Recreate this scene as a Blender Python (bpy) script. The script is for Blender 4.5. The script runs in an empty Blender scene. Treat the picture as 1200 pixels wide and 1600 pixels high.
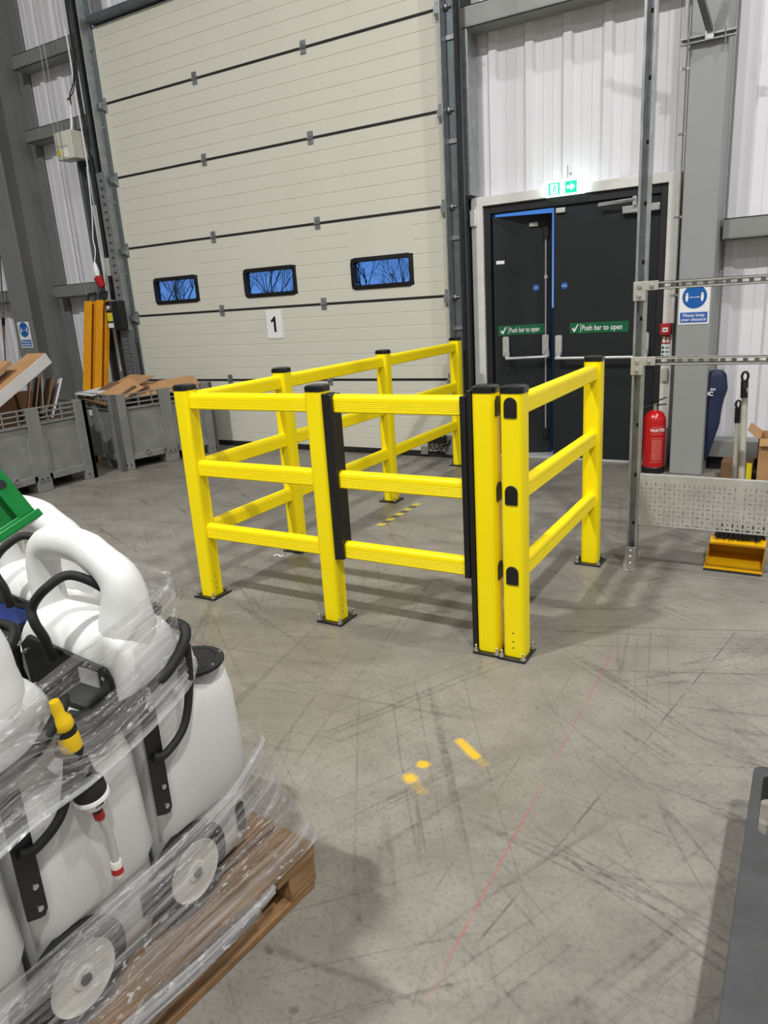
import bpy, bmesh, math, random
from mathutils import Vector, Matrix
random.seed(7)
C = bpy.context.scene
COL = C.collection
PI = math.pi
OFF = {}

# ------------------------------------------------------------------ materials
def lin(c):
    c = c / 255.0
    return c / 12.92 if c <= 0.04045 else ((c + 0.055) / 1.055) ** 2.4
def rgb(r, g, b): return (lin(r), lin(g), lin(b), 1.0)

class NT:
    def __init__(s, name):
        s.m = bpy.data.materials.new(name); s.m.use_nodes = True
        s.t = s.m.node_tree; s.n = s.t.nodes; s.l = s.t.links
        s.b = s.n['Principled BSDF']; s.out = s.n['Material Output']
    def new(s, kind, **kw):
        nd = s.n.new(kind)
        for k, v in kw.items():
            if k.startswith('i_'):
                nd.inputs[int(k[2:])].default_value = v
            else: setattr(nd, k, v)
        return nd
    def link(s, a, b): s.l.new(a, b)
    def coord(s, scale=(1, 1, 1), rot=(0, 0, 0), loc=(0, 0, 0), out='Object'):
        tc = s.new('ShaderNodeTexCoord'); mp = s.new('ShaderNodeMapping')
        mp.inputs['Scale'].default_value = scale; mp.inputs['Rotation'].default_value = rot
        mp.inputs['Location'].default_value = loc
        s.link(tc.outputs[out], mp.inputs['Vector']); return mp.outputs[0]
    def stretched(s, sx, sy, ang, loc=(0, 0, 0)):
        tc = s.new('ShaderNodeTexCoord'); mp = s.new('ShaderNodeMapping', vector_type='TEXTURE')
        mp.inputs['Scale'].default_value = (1 / sx, 1 / sy, 1); mp.inputs['Rotation'].default_value = (0, 0, ang); mp.inputs['Location'].default_value = loc
        s.link(tc.outputs['Object'], mp.inputs['Vector']); return mp.outputs[0]
    def noise(s, vec, scale, detail=4, rough=0.55):
        n = s.new('ShaderNodeTexNoise'); n.inputs['Scale'].default_value = scale
        n.inputs['Detail'].default_value = detail; n.inputs['Roughness'].default_value = rough
        if vec is not None: s.link(vec, n.inputs['Vector'])
        return n.outputs['Fac']
    def ramp(s, fac, stops):
        r = s.new('ShaderNodeValToRGB'); e = r.color_ramp.elements
        while len(e) < len(stops): e.new(0.5)
        for el, (p, c) in zip(e, stops):
            el.position = p; el.color = c if len(c) == 4 else (c[0], c[0], c[0], 1)
        s.link(fac, r.inputs['Fac']); return r.outputs['Color']
    def mix(s, fac, a, b, mode='MIX'):
        m = s.new('ShaderNodeMix', data_type='RGBA', blend_type=mode)
        if isinstance(fac, (int, float)): m.inputs['Factor'].default_value = fac
        else: s.link(fac, m.inputs['Factor'])
        for k, v in ((6, a), (7, b)):
            if isinstance(v, tuple): m.inputs[k].default_value = v
            else: s.link(v, m.inputs[k])
        return m.outputs[2]
    def math(s, op, a, b=None, clamp=False):
        m = s.new('ShaderNodeMath', operation=op, use_clamp=clamp)
        for k, v in ((0, a), (1, b)):
            if v is None: continue
            if isinstance(v, (int, float)): m.inputs[k].default_value = v
            else: s.link(v, m.inputs[k])
        return m.outputs[0]
    def bump(s, h, strength=0.1, dist=0.01):
        b = s.new('ShaderNodeBump'); b.inputs['Strength'].default_value = strength
        b.inputs['Distance'].default_value = dist; s.link(h, b.inputs['Height'])
        s.link(b.outputs[0], s.b.inputs['Normal'])

def mat(name, col, rough=0.5, metal=0.0, var=0.06, vscale=6.0, bump=0.0, bscale=60, spec=0.5, emit=None, coat=0):
    t = NT(name); v = t.coord()
    nz = t.noise(v, vscale, 5, 0.6)
    dark = tuple(c * (1 - var * 2) for c in col[:3]) + (1,)
    lite = tuple(min(1, c * (1 + var * 1.2)) for c in col[:3]) + (1,)
    t.link(t.ramp(nz, [(0.3, dark), (0.7, lite)]), t.b.inputs['Base Color'])
    r = t.ramp(t.noise(v, vscale * 2.3, 3), [(0.3, (max(0, rough - .08),)), (0.7, (min(1, rough + .08),))])
    t.link(r, t.b.inputs['Roughness'])
    t.b.inputs['Metallic'].default_value = metal
    t.b.inputs['Specular IOR Level'].default_value = spec
    if coat: t.b.inputs['Coat Weight'].default_value = coat
    if emit:
        t.b.inputs['Emission Color'].default_value = emit[0]; t.b.inputs['Emission Strength'].default_value = emit[1]
    if bump: t.bump(t.noise(v, bscale, 3), bump)
    return t.m

M = {}
M['yellow'] = mat('yellow_polymer', rgb(255, 230, 0), 0.42, var=0.015, vscale=3, spec=0.35)
M['black'] = mat('black_plastic', rgb(22, 22, 23), 0.38, var=0.05)
M['cap'] = mat('black_cap', rgb(16, 16, 17), 0.18, var=0.03, spec=0.6, bump=0.25, bscale=120)
M['rubber'] = mat('black_rubber', rgb(26, 26, 26), 0.7)
M['zinc'] = mat('bright_zinc', rgb(205, 205, 205), 0.28, 0.9, 0.05, 20)
M['galv'] = mat('galvanised_steel', rgb(168, 172, 173), 0.42, 0.75, 0.12, 14)
M['galv_dark'] = mat('dull_galvanised_steel', rgb(112, 120, 123), 0.5, 0.6, 0.1, 8)
M['slot_steel'] = mat('slotted_steel', rgb(186, 185, 178), 0.42, 0.35, 0.10, 10)
M['door_cream'] = mat('cream_door_panel', rgb(212, 211, 197), 0.5, var=0.012, vscale=1.5, bump=0.08, bscale=160, spec=0.3)
M['white_clad'] = mat('white_cladding', rgb(226, 225, 229), 0.5, var=0.012, vscale=1.2, spec=0.3)
M['white_trim'] = mat('white_trim', rgb(222, 221, 217), 0.45, var=0.04, vscale=9)
M['col_grey'] = mat('grey_painted_steel', rgb(150, 152, 151), 0.5, var=0.025, vscale=2)
M['col_grey2'] = mat('grey_painted_steel_dull', rgb(120, 121, 120), 0.55, var=0.03, vscale=2)
M['purlin'] = mat('grey_rail_steel', rgb(142, 144, 141), 0.5, 0.3, 0.05, 4)
M['dark_door'] = mat('charcoal_door_paint', rgb(29, 33, 36), 0.55, var=0.02, vscale=2, spec=0.35)
M['dark_frame'] = mat('dark_frame_paint', rgb(28, 30, 32), 0.5, var=0.02)
M['silver'] = mat('satin_silver', rgb(196, 196, 196), 0.35, 0.6, 0.04)
M['silver_paint'] = mat('silver_paint', rgb(190, 188, 182), 0.4, 0.2, 0.04)
M['red'] = mat('red_enamel', rgb(190, 18, 22), 0.25, var=0.03, coat=0.4)
M['red_flat'] = mat('red_plastic', rgb(178, 30, 34), 0.45, var=0.04)
M['white'] = mat('white_sign', rgb(238, 238, 238), 0.45, var=0.01)
M['blue'] = mat('mandatory_blue', rgb(10, 92, 170), 0.45, var=0.015)
M['blue_strip'] = mat('strip_blue', rgb(52, 98, 176), 0.45, var=0.015)
M['green_sign'] = mat('safety_green', rgb(4, 96, 60), 0.45, var=0.015)
M['ink'] = mat('black_ink', rgb(18, 18, 18), 0.5, var=0.02)
M['bin_grey'] = mat('grey_bin_plastic', rgb(128, 129, 126), 0.55, var=0.1, vscale=5, bump=0.05, bscale=90)
M['card'] = mat('brown_cardboard', rgb(178, 138, 98), 0.85, var=0.06, vscale=5, spec=0.15)
M['card_dark'] = mat('dark_brown_cardboard', rgb(120, 92, 68), 0.85, var=0.08, spec=0.15)
M['card_white'] = mat('white_faced_cardboard', rgb(206, 204, 202), 0.8, var=0.03, spec=0.2)
M['orange'] = mat('orange_yellow_steel', rgb(232, 158, 18), 0.5, var=0.08, vscale=8, spec=0.4)
M['navy'] = mat('navy_nylon', rgb(28, 40, 72), 0.65, var=0.08, vscale=20, bump=0.1)
M['pole_grey'] = mat('grey_pole', rgb(176, 172, 160), 0.4, var=0.03)
M['pan_yellow'] = mat('yellow_dustpan', rgb(222, 168, 8), 0.38, var=0.06, vscale=7, spec=0.4)
M['bristle'] = mat('black_bristle', rgb(18, 18, 18), 0.9)
M['trolley'] = mat('dark_grey_deck', rgb(66, 66, 67), 0.6, var=0.12, vscale=9, bump=0.08, bscale=40)
M['green'] = mat('green_crate_plastic', rgb(2, 120, 50), 0.38, var=0.05, vscale=6, spec=0.4)
M['beige_box'] = mat('pale_enclosure', rgb(214, 213, 198), 0.5, var=0.02)
M['label_yellow'] = mat('yellow_label', rgb(232, 214, 40), 0.5, var=0.02)
M['gun_yellow'] = mat('yellow_gun_plastic', rgb(238, 196, 20), 0.35, var=0.05)
M['soil'] = mat('dusk_ground', rgb(50, 54, 48), 0.9, var=0.2)
M['bark'] = mat('dark_bark', rgb(40, 40, 46), 0.95, var=0.15)
M['shell'] = mat('grey_lining', rgb(165, 165, 166), 0.7, var=0.03)
M['wheel_white'] = mat('pale_wheel_disc', rgb(222, 221, 212), 0.45, var=0.05, vscale=10)
M['screen_blue'] = mat('blue_label', rgb(38, 70, 160), 0.4, var=0.06, vscale=30)

# frosted white polyethylene
def poly():
    t = NT('white_polyethylene'); v = t.coord()
    c = t.ramp(t.noise(v, 3.0, 5), [(0.3, rgb(212, 212, 208)), (0.7, rgb(224, 225, 224))])
    d = t.ramp(t.noise(t.coord((1, 1, 1), loc=(3, 1, 2)), 5.5, 6, 0.65), [(0.60, (0,)), (0.78, (0.25,))])
    t.link(t.mix(d, c, rgb(188, 178, 158)), t.b.inputs['Base Color'])
    t.b.inputs['Roughness'].default_value = 0.45
    t.b.inputs['Subsurface Weight'].default_value = 0.12
    t.b.inputs['Subsurface Radius'].default_value = (0.03, 0.03, 0.03)
    t.bump(t.noise(v, 90, 3), 0.04)
    return t.m
M['poly'] = poly()

def wood():
    t = NT('pallet_wood'); v = t.coord((14, 1.2, 14))
    g = t.noise(v, 5, 6, 0.65)
    c = t.ramp(g, [(0.25, rgb(96, 70, 44)), (0.5, rgb(150, 115, 76)), (0.75, rgb(182, 148, 106))])
    st = t.ramp(t.noise(t.coord(), 4, 4), [(0.35, (0.6,)), (0.6, (0.0,))])
    t.link(t.mix(st, c, rgb(98, 76, 54)), t.b.inputs['Base Color'])
    t.b.inputs['Roughness'].default_value = 0.8
    t.bump(g, 0.3)
    return t.m
M['wood'] = wood()

def glass():
    t = NT('clear_acrylic'); t.n.remove(t.b)
    tr = t.new('ShaderNodeBsdfTransparent'); tr.inputs[0].default_value = (0.93, 0.95, 1, 1)
    gl = t.new('ShaderNodeBsdfGlossy'); gl.inputs['Roughness'].default_value = 0.04
    lw = t.new('ShaderNodeLayerWeight'); fz = t.math('ADD', t.math('MULTIPLY', t.math('POWER', lw.outputs['Facing'], 4.0), 0.6), 0.03)
    mx = t.new('ShaderNodeMixShader')
    t.link(fz, mx.inputs[0]); t.link(tr.outputs[0], mx.inputs[1]); t.link(gl.outputs[0], mx.inputs[2])
    t.link(mx.outputs[0], t.out.inputs[0]); return t.m
M['glass'] = glass()

def film(name, base, peak, ys=34, seed=0.0):
    """clear stretch film: transparent with whitish streaks along the pull and crinkled highlights"""
    t = NT(name); t.n.remove(t.b)
    uv = t.coord((1.3, ys, 1), loc=(seed, seed, 0), out='UV')
    s1 = t.noise(uv, 1.0, 6, 0.68)
    s2 = t.noise(t.coord((5, 12, 1), loc=(seed * 2, 1, 0), out='UV'), 1.2, 4, 0.6)
    f = t.math('MULTIPLY', t.ramp(s1, [(0.44, (0.0,)), (0.70, (1.0,))]), t.ramp(s2, [(0.25, (0.45,)), (0.75, (1.0,))]))
    fl = t.ramp(t.noise(t.coord((34, 120, 1), loc=(seed, 4, 0), out='UV'), 1.0, 3, 0.6), [(0.585, (0.0,)), (0.63, (1.0,))])  # white flecks painted into the colour in place of glints on the crinkles
    fl = t.math('MULTIPLY', fl, t.ramp(t.noise(t.coord((4, 7, 1), loc=(seed, 9, 0), out='UV'), 1.0, 2), [(0.42, (0.0,)), (0.62, (0.85,))]))
    f = t.math('ADD', t.math('ADD', t.math('MULTIPLY', f, peak), base, True), fl, True)
    tr = t.new('ShaderNodeBsdfTransparent'); tr.inputs[0].default_value = (1, 1, 1, 1)
    df = t.new('ShaderNodeBsdfDiffuse'); df.inputs[0].default_value = rgb(246, 247, 250)
    tl = t.new('ShaderNodeBsdfTranslucent'); tl.inputs[0].default_value = rgb(246, 247, 250)
    gl = t.new('ShaderNodeBsdfGlossy'); gl.inputs['Roughness'].default_value = 0.20
    bp = t.new('ShaderNodeBump'); bp.inputs['Strength'].default_value = 1.0; bp.inputs['Distance'].default_value = 0.05
    cr = t.noise(t.coord((26, 90, 1), loc=(seed, 0, 0), out='UV'), 1.6, 5, 0.7)
    t.link(cr, bp.inputs['Height']); t.link(bp.outputs[0], gl.inputs['Normal'])
    a = t.new('ShaderNodeMixShader'); a.inputs[0].default_value = 0.25
    t.link(df.outputs[0], a.inputs[1]); t.link(tl.outputs[0], a.inputs[2])
    b = t.new('ShaderNodeMixShader'); t.link(f, b.inputs[0])
    t.link(tr.outputs[0], b.inputs[1]); t.link(a.outputs[0], b.inputs[2])
    fr = t.new('ShaderNodeLayerWeight'); fr.inputs[0].default_value = 0.28
    t.link(bp.outputs[0], fr.inputs['Normal'])
    fg = t.math('ADD', t.math('MULTIPLY', fr.outputs['Facing'], 0.4), 0.03, True)
    c = t.new('ShaderNodeMixShader'); t.link(fg, c.inputs[0])
    t.link(b.outputs[0], c.inputs[1]); t.link(gl.outputs[0], c.inputs[2])
    t.link(c.outputs[0], t.out.inputs[0]); return t.m
M['film'] = film('stretch_film', 0.015, 0.75, 55)
M['film_rope'] = film('gathered_stretch_film', 0.10, 0.85, 70, 3.3)
M['clear_tube'] = film('clear_tube', 0.18, 0.25, 4, 1.7)

def floor_mat():
    t = NT('worn_concrete')
    v = t.coord()
    a = t.noise(v, 0.55, 6, 0.62); b = t.noise(v, 6.0, 6, 0.7); f = t.noise(v, 70, 3, 0.6)
    c = t.ramp(a, [(0.30, rgb(118, 114, 106)), (0.5, rgb(140, 136, 127)), (0.70, rgb(160, 155, 147))])
    c = t.mix(t.ramp(b, [(0.35, (0.34,)), (0.65, (0.0,))]), c, rgb(96, 92, 85))
    c = t.mix(t.ramp(f, [(0.30, (0.4,)), (0.5, (0.0,))]), c, rgb(86, 82, 77))
    # long tyre scuffs and scratches in several directions
    for ang, sc, sx, wgt in ((0.35, 0.55, 0.16, 0.55), (-0.45, 0.6, 0.16, 0.6), (1.1, 0.6, 0.16, 0.5), (-0.15, 0.8, 0.14, 0.55), (-1.0, 0.6, 0.18, 0.5), (0.12, 0.5, 0.2, 0.5), (1.75, 0.55, 0.18, 0.4), (-0.62, 0.9, 0.14, 0.5), (0.75, 0.8, 0.14, 0.5)):
        colr = rgb(58, 55, 51)
        vv = t.stretched(sx * sc, 5.0 * sc, ang, (ang * 7, ang * 3, 0))
        wob = t.new('ShaderNodeVectorMath', operation='ADD')
        wn = t.new('ShaderNodeTexNoise'); wn.inputs['Scale'].default_value = 0.9; wn.inputs['Detail'].default_value = 1
        t.link(vv, wn.inputs['Vector']); sc_ = t.new('ShaderNodeVectorMath', operation='SCALE'); sc_.inputs['Scale'].default_value = 1.2
        t.link(wn.outputs['Color'], sc_.inputs[0]); t.link(vv, wob.inputs[0]); t.link(sc_.outputs[0], wob.inputs[1])
        n = t.noise(wob.outputs[0], 1.3, 2, 0.55)
        dline = t.math('ABSOLUTE', t.math('SUBTRACT', n, 0.5))
        line = t.math('SUBTRACT', 1.0, t.math('DIVIDE', dline, 0.010), True)
        gate = t.ramp(t.noise(t.coord(loc=(ang * 11, 2, 0)), 0.9, 3), [(0.46, (0.0,)), (0.60, (1.0,))])
        grain = t.ramp(t.noise(v, 40, 2), [(0.35, (0.35,)), (0.6, (1.0,))])
        c = t.mix(t.math('MULTIPLY', t.math('MULTIPLY', t.math('MULTIPLY', line, gate), grain), wgt), c, colr)
    # broad smoky rubber smears
    sm = t.ramp(t.noise(t.stretched(.5, 1.3, .5, (4, 1, 0)), 1.1, 6, .65), [(0.50, (0.0,)), (0.72, (0.6,))])
    c = t.mix(sm, c, rgb(84, 80, 74))
    # dark rubber spots
    sp = t.ramp(t.noise(t.coord((1, 1, 1), loc=(5, 9, 0)), 14, 2, 0.5), [(0.70, (0.0,)), (0.76, (0.55,))])
    c = t.mix(sp, c, rgb(82, 76, 70))
    sep = t.new('ShaderNodeSeparateXYZ'); tc = t.new('ShaderNodeTexCoord'); t.link(tc.outputs['Object'], sep.inputs[0])
    X, Y = sep.outputs[0], sep.outputs[1]
    def streak(x0, y0, x1, y1, w, colr, amt, soft=0.5, broken=None):
        nonlocal c
        L = math.hypot(x1 - x0, y1 - y0); ux, uy = (x1 - x0) / L, (y1 - y0) / L
        dx = t.math('SUBTRACT', X, x0); dy = t.math('SUBTRACT', Y, y0)
        al = t.math('ADD', t.math('MULTIPLY', dx, ux), t.math('MULTIPLY', dy, uy))
        pe = t.math('ABSOLUTE', t.math('SUBTRACT', t.math('MULTIPLY', dx, uy), t.math('MULTIPLY', dy, ux)))
        ex = t.math('MAXIMUM', t.math('SUBTRACT', 0.0, al), t.math('SUBTRACT', al, L))
        d = t.math('MAXIMUM', pe, ex)
        fac = t.math('SUBTRACT', 1.0, t.math('DIVIDE', d, w), True)
        fac = t.math('MULTIPLY', fac, amt / soft, True)
        fac = t.math('MINIMUM', fac, amt)
        if broken:
            fac = t.math('MULTIPLY', fac, t.ramp(t.noise(v, broken, 3), [(0.42, (0.1,)), (0.55, (1.0,))]))
        c = t.mix(fac, c, colr)
    streak(-0.672, 6.0, -0.640, 1.225, 0.0035, rgb(168, 74, 68), 0.6, 0.7, 4)       # red snapped chalk line
    streak(-0.64, 1.22, -0.63, 0.2, 0.004, rgb(168, 74, 68), 0.35, 0.7, 4)
    streak(-0.20, 3.35, -0.60, 1.28, 0.0045, rgb(84, 80, 75), 0.75, 0.5, 6)          # hairline cracks
    streak(-0.757, 2.9, -0.765, 1.4, 0.003, rgb(96, 92, 86), 0.6, 0.5, 6)
    wp = t.noise(v, 26, 4, .7)
    for (x, y, w, l, an, am) in ((-0.945, 2.035, 0.024, 0.10, 0.62, 0.8), (-1.046, 1.885, 0.028, 0.004, 0.0, 0.85), (-1.052, 1.80, 0.030, 0.012, 0.4, 0.8), (-0.89, 2.0, 0.022, 0.08, 0.6, 0.22), (-1.0, 1.765, 0.025, 0.03, 0.4, 0.2)):
        ca, sa = math.cos(an), math.sin(an)
        dx = t.math('SUBTRACT', X, x); dy = t.math('SUBTRACT', Y, y)
        al = t.math('ABSOLUTE', t.math('ADD', t.math('MULTIPLY', dx, ca), t.math('MULTIPLY', dy, -sa)))
        pe = t.math('ABSOLUTE', t.math('ADD', t.math('MULTIPLY', dx, sa), t.math('MULTIPLY', dy, ca)))
        al = t.math('MAXIMUM', t.math('SUBTRACT', al, l * .5), 0.0)
        dd = t.math('SQRT', t.math('ADD', t.math('MULTIPLY', al, al), t.math('MULTIPLY', pe, pe)))
        dd = t.math('ADD', dd, t.math('MULTIPLY', t.math('SUBTRACT', wp, .5), w * 1.1))
        fac = t.math('MULTIPLY', t.math('SUBTRACT', 1.0, t.math('DIVIDE', dd, w), True), am * 1.7, True)
        fac = t.math('MINIMUM', fac, am)
        c = t.mix(fac, c, rgb(226, 184, 16))
    t.link(c, t.b.inputs['Base Color'])
    t.link(t.ramp(b, [(0.3, (0.30,)), (0.7, (0.5,))]), t.b.inputs['Roughness'])
    t.b.inputs['Specular IOR Level'].default_value = 0.45
    t.bump(t.noise(v, 30, 4), 0.05)
    return t.m
M['floor'] = floor_mat()

# ------------------------------------------------------------------ mesh builder
class MB:
    def __init__(s): s.v = []; s.f = []; s.mi = []; s.uv = {}; s.mats = []
    def _m(s, m):
        if m is None: return 0
        if m not in s.mats: s.mats.append(m)
        return s.mats.index(m)
    def add(s, vs, fs, m=None):
        k = len(s.v); s.v += [Vector(p) for p in vs]; i = s._m(m)
        for f in fs: s.f.append([k + j for j in f]); s.mi.append(i)
        return s
    def box(s, x0, x1, y0, y1, z0, z1, m=None):
        return s.add([(x0, y0, z0), (x1, y0, z0), (x1, y1, z0), (x0, y1, z0), (x0, y0, z1), (x1, y0, z1), (x1, y1, z1), (x0, y1, z1)],
              [(0, 3, 2, 1), (4, 5, 6, 7), (0, 1, 5, 4), (1, 2, 6, 5), (2, 3, 7, 6), (3, 0, 4, 7)], m)
    def obox(s, c, ax, ay, az, hx, hy, hz, m=None):
        c, ax, ay, az = Vector(c), Vector(ax).normalized(), Vector(ay).normalized(), Vector(az).normalized()
        vs = [c + ax * (hx * i) + ay * (hy * j) + az * (hz * k) for k in (-1, 1) for (i, j) in ((-1, -1), (1, -1), (1, 1), (-1, 1))]
        return s.add(vs, [(0, 3, 2, 1), (4, 5, 6, 7), (0, 1, 5, 4), (1, 2, 6, 5), (2, 3, 7, 6), (3, 0, 4, 7)], m)
    def prism(s, poly, o, u, v, w, m=None):
        """poly in (u,v) extruded by vector w"""
        o, u, v, w = Vector(o), Vector(u), Vector(v), Vector(w); n = len(poly)
        a = [o + u * p[0] + v * p[1] for p in poly]; b = [p + w for p in a]
        return s.add(a + b, [tuple(range(n))[::-1], tuple(range(n, 2 * n))] + [(i, (i + 1) % n, n + (i + 1) % n, n + i) for i in range(n)], m)
    def tube(s, pts, r, n=10, m=None, closed=False):
        pts = [Vector(p) for p in pts]; N = len(pts)
        rs = r if isinstance(r, (list, tuple)) else [r] * N
        tang = []
        for i in range(N):
            if closed: d = pts[(i + 1) % N] - pts[i - 1]
            else: d = pts[min(i + 1, N - 1)] - pts[max(i - 1, 0)]
            tang.append(d.normalized())
        up = Vector((0, 0, 1)) if abs(tang[0].z) < .9 else Vector((1, 0, 0))
        nrm = tang[0].cross(up).normalized(); vs = []
        for i in range(N):
            if i:
                q = tang[i - 1].rotation_difference(tang[i]); nrm = (q @ nrm).normalized()
            bn = tang[i].cross(nrm)
            vs += [pts[i] + (nrm * math.cos(2 * PI * k / n) + bn * math.sin(2 * PI * k / n)) * rs[i] for k in range(n)]
        fs = []
        for i in range(N if closed else N - 1):
            j = (i + 1) % N
            for k in range(n): fs.append((i * n + k, i * n + (k + 1) % n, j * n + (k + 1) % n, j * n + k))
        if not closed: fs += [tuple(range(n))[::-1], tuple(range((N - 1) * n, N * n))]
        return s.add(vs, fs, m)
    def lathe(s, prof, o, axis=(0, 0, 1), n=24, m=None):
        o = Vector(o); a = Vector(axis).normalized()
        u = a.orthogonal().normalized(); w = a.cross(u); vs = []
        for (r, h) in prof:
            vs += [o + a * h + (u * math.cos(2 * PI * k / n) + w * math.sin(2 * PI * k / n)) * max(r, 1e-5) for k in range(n)]
        P = len(prof); fs = []
        for i in range(P - 1):
            for k in range(n): fs.append((i * n + k, i * n + (k + 1) % n, (i + 1) * n + (k + 1) % n, (i + 1) * n + k))
        fs += [tuple(range(n))[::-1], tuple(range((P - 1) * n, P * n))]
        return s.add(vs, fs, m)
    def build(s, name, m=None, parent=None, bevel=0, segs=2, smooth=True, sub=0, fix=True):
        off = OFF.get(parent, Vector()) if parent else Vector()
        me = bpy.data.meshes.new(name)
        me.from_pydata([tuple(p - off) for p in s.v], [], s.f)
        ms = s.mats if s.mats else []
        if m is not None and (not ms): ms = [m]
        for x in ms: me.materials.append(M[x] if isinstance(x, str) else x)
        for p, i in zip(me.polygons, s.mi): p.material_index = min(i, max(0, len(ms) - 1))
        if fix:
            bm = bmesh.new(); bm.from_mesh(me); bmesh.ops.recalc_face_normals(bm, faces=bm.faces[:]); bm.to_mesh(me); bm.free()
        me.validate(); me.update()
        o = bpy.data.objects.new(name, me); COL.objects.link(o)
        if parent: o.parent = parent; OFF[o] = off
        else: OFF[o] = Vector()
        if smooth:
            for p in me.polygons: p.use_smooth = True
            me.set_sharp_from_angle(angle=math.radians(38))
        if bevel:
            b = o.modifiers.new('bevel', 'BEVEL'); b.width = bevel; b.segments = segs; b.limit_method = 'ANGLE'; b.angle_limit = math.radians(40); b.use_clamp_overlap = True
        if sub:
            q = o.modifiers.new('sub', 'SUBSURF'); q.levels = sub; q.render_levels = sub
        return o

def tag(o, label=None, cat=None, group=None, kind=None):
    if label: o['label'] = label
    if cat: o['category'] = cat
    if group: o['group'] = group
    if kind: o['kind'] = kind
    return o
def thing(name, label, cat, loc=(0, 0, 0), rz=0, group=None, kind=None):
    o = bpy.data.objects.new(name, None); COL.objects.link(o)
    o.location = loc; o.rotation_euler = (0, 0, rz); o.empty_display_size = 0.1
    OFF[o] = Vector(loc) if rz == 0 else Vector()
    return tag(o, label, cat, group, kind)
def dup(root, loc=None, rz=None, label=None, group=None):
    r = root.copy(); COL.objects.link(r)
    if loc is not None: r.location = loc
    if rz is not None: r.rotation_euler = (0, 0, rz)
    if label: r['label'] = label
    if group: r['group'] = group
    for ch in list(root.children):
        c = ch.copy(); COL.objects.link(c); c.parent = r
        for g in list(ch.children):
            d = g.copy(); COL.objects.link(d); d.parent = c
    return r
def text(name, body, size, o, u, v, m, parent, thick=0.0015, bold=0.0, align='CENTER', squash=1.0):
    """lettering standing on plane with axes u (reading direction) and v (up)"""
    cu = bpy.data.curves.new(name, 'FONT'); cu.body = body; cu.size = size; cu.extrude = thick; cu.offset = bold
    cu.align_x = align; cu.align_y = 'CENTER'; cu.space_line = 0.95
    ob = bpy.data.objects.new(name, cu); COL.objects.link(ob)
    bpy.context.view_layer.update()
    me = bpy.data.meshes.new_from_object(ob.evaluated_get(bpy.context.evaluated_depsgraph_get()))
    bpy.data.objects.remove(ob)
    u, v = Vector(u).normalized(), Vector(v).normalized(); w = u.cross(v); o = Vector(o) - OFF.get(parent, Vector())
    for q in me.vertices: q.co = o + u * q.co.x * squash + v * q.co.y + w * q.co.z
    me.materials.clear(); me.materials.append(M[m])
    r = bpy.data.objects.new(name, me); COL.objects.link(r); r.parent = parent; OFF[r] = OFF.get(parent, Vector())
    return r
def rrect(w, h, r, n=5):
    out = []
    for cx, cy, a in ((w / 2 - r, h / 2 - r, 0), (-w / 2 + r, h / 2 - r, 90), (-w / 2 + r, -h / 2 + r, 180), (w / 2 - r, -h / 2 + r, 270)):
        for k in range(n + 1):
            t = math.radians(a + 90 * k / n); out.append((cx + r * math.cos(t), cy + r * math.sin(t)))
    return out
def circ(r, n=32, cx=0, cy=0): return [(cx + r * math.cos(2 * PI * k / n), cy + r * math.sin(2 * PI * k / n)) for k in range(n)]
def spline(pts, n=8):
    P = [Vector(p) for p in pts]; out = []
    for i in range(len(P) - 1):
        a, b, c, d = P[max(i - 1, 0)], P[i], P[i + 1], P[min(i + 2, len(P) - 1)]
        for k in range(n):
            t = k / n
            out.append(0.5 * (2 * b + (c - a) * t + (2 * a - 5 * b + 4 * c - d) * t * t + (3 * b - a - 3 * c + d) * t ** 3))
    out.append(P[-1]); return out
def struct(o): o['kind'] = 'structure'; return o
XA, YA, ZA = Vector((1, 0, 0)), Vector((0, 1, 0)), Vector((0, 0, 1))

# ------------------------------------------------------------------ room shell
struct(MB().box(-15, 8, -9, 6.95, -0.2, 0).build('floor', 'floor', smooth=False))
struct(MB().box(-15, 8, -9, 7.1, 9.5, 9.7).build('ceiling', 'shell', smooth=False))
struct(MB().box(-15.2, -15, -9, 7.1, 0, 9.5).build('wall_left', 'shell', smooth=False))
struct(MB().box(8, 8.2, -9, 7.1, 0, 9.5).build('wall_right', 'shell', smooth=False))
struct(MB().box(-15, 8, -9.2, -9, 0, 9.5).build('wall_front', 'shell', smooth=False))

WY = 6.75            # inside face of the cladding
def clad(mb, x0, x1, z0, z1):
    pitch, rib, dep = 0.333, 0.035, 0.028
    pts = [(x0, 0)]
    k = math.ceil((x0 + 0.08) / pitch)
    while k * pitch < x1 - 0.06:
        c = k * pitch
        pts += [(c - rib - .02, 0), (c - rib + .005, dep), (c + rib - .005, dep), (c + rib + .02, 0)]
        # two shallow stiffening creases between the ribs
        for q in (0.125, 0.21):
            if c + q < x1 - .02: pts += [(c + q - .008, 0), (c + q, 0.005), (c + q + .008, 0)]
        k += 1
    pts += [(x1, 0)]
    pts = sorted(pts, key=lambda p: p[0])
    poly = pts + [(x1, -0.12), (x0, -0.12)]
    mb.prism(poly, (0, WY, z0), XA, (0, -1, 0), (0, 0, z1 - z0))
w = MB()
clad(w, -15, -7.46, 0, 9.5); clad(w, -7.46, -2.86, 4.7, 9.5); clad(w, -2.86, -1.06, 2.40, 9.5); clad(w, -1.06, 8, 0, 9.5)
struct(w.build('wall_back', 'white_clad', smooth=False))

# outside ground seen through the glazing
struct(MB().box(-60, 40, 6.95, 70, -0.25, -0.02).build('ground_outside', 'soil', smooth=False))

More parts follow.
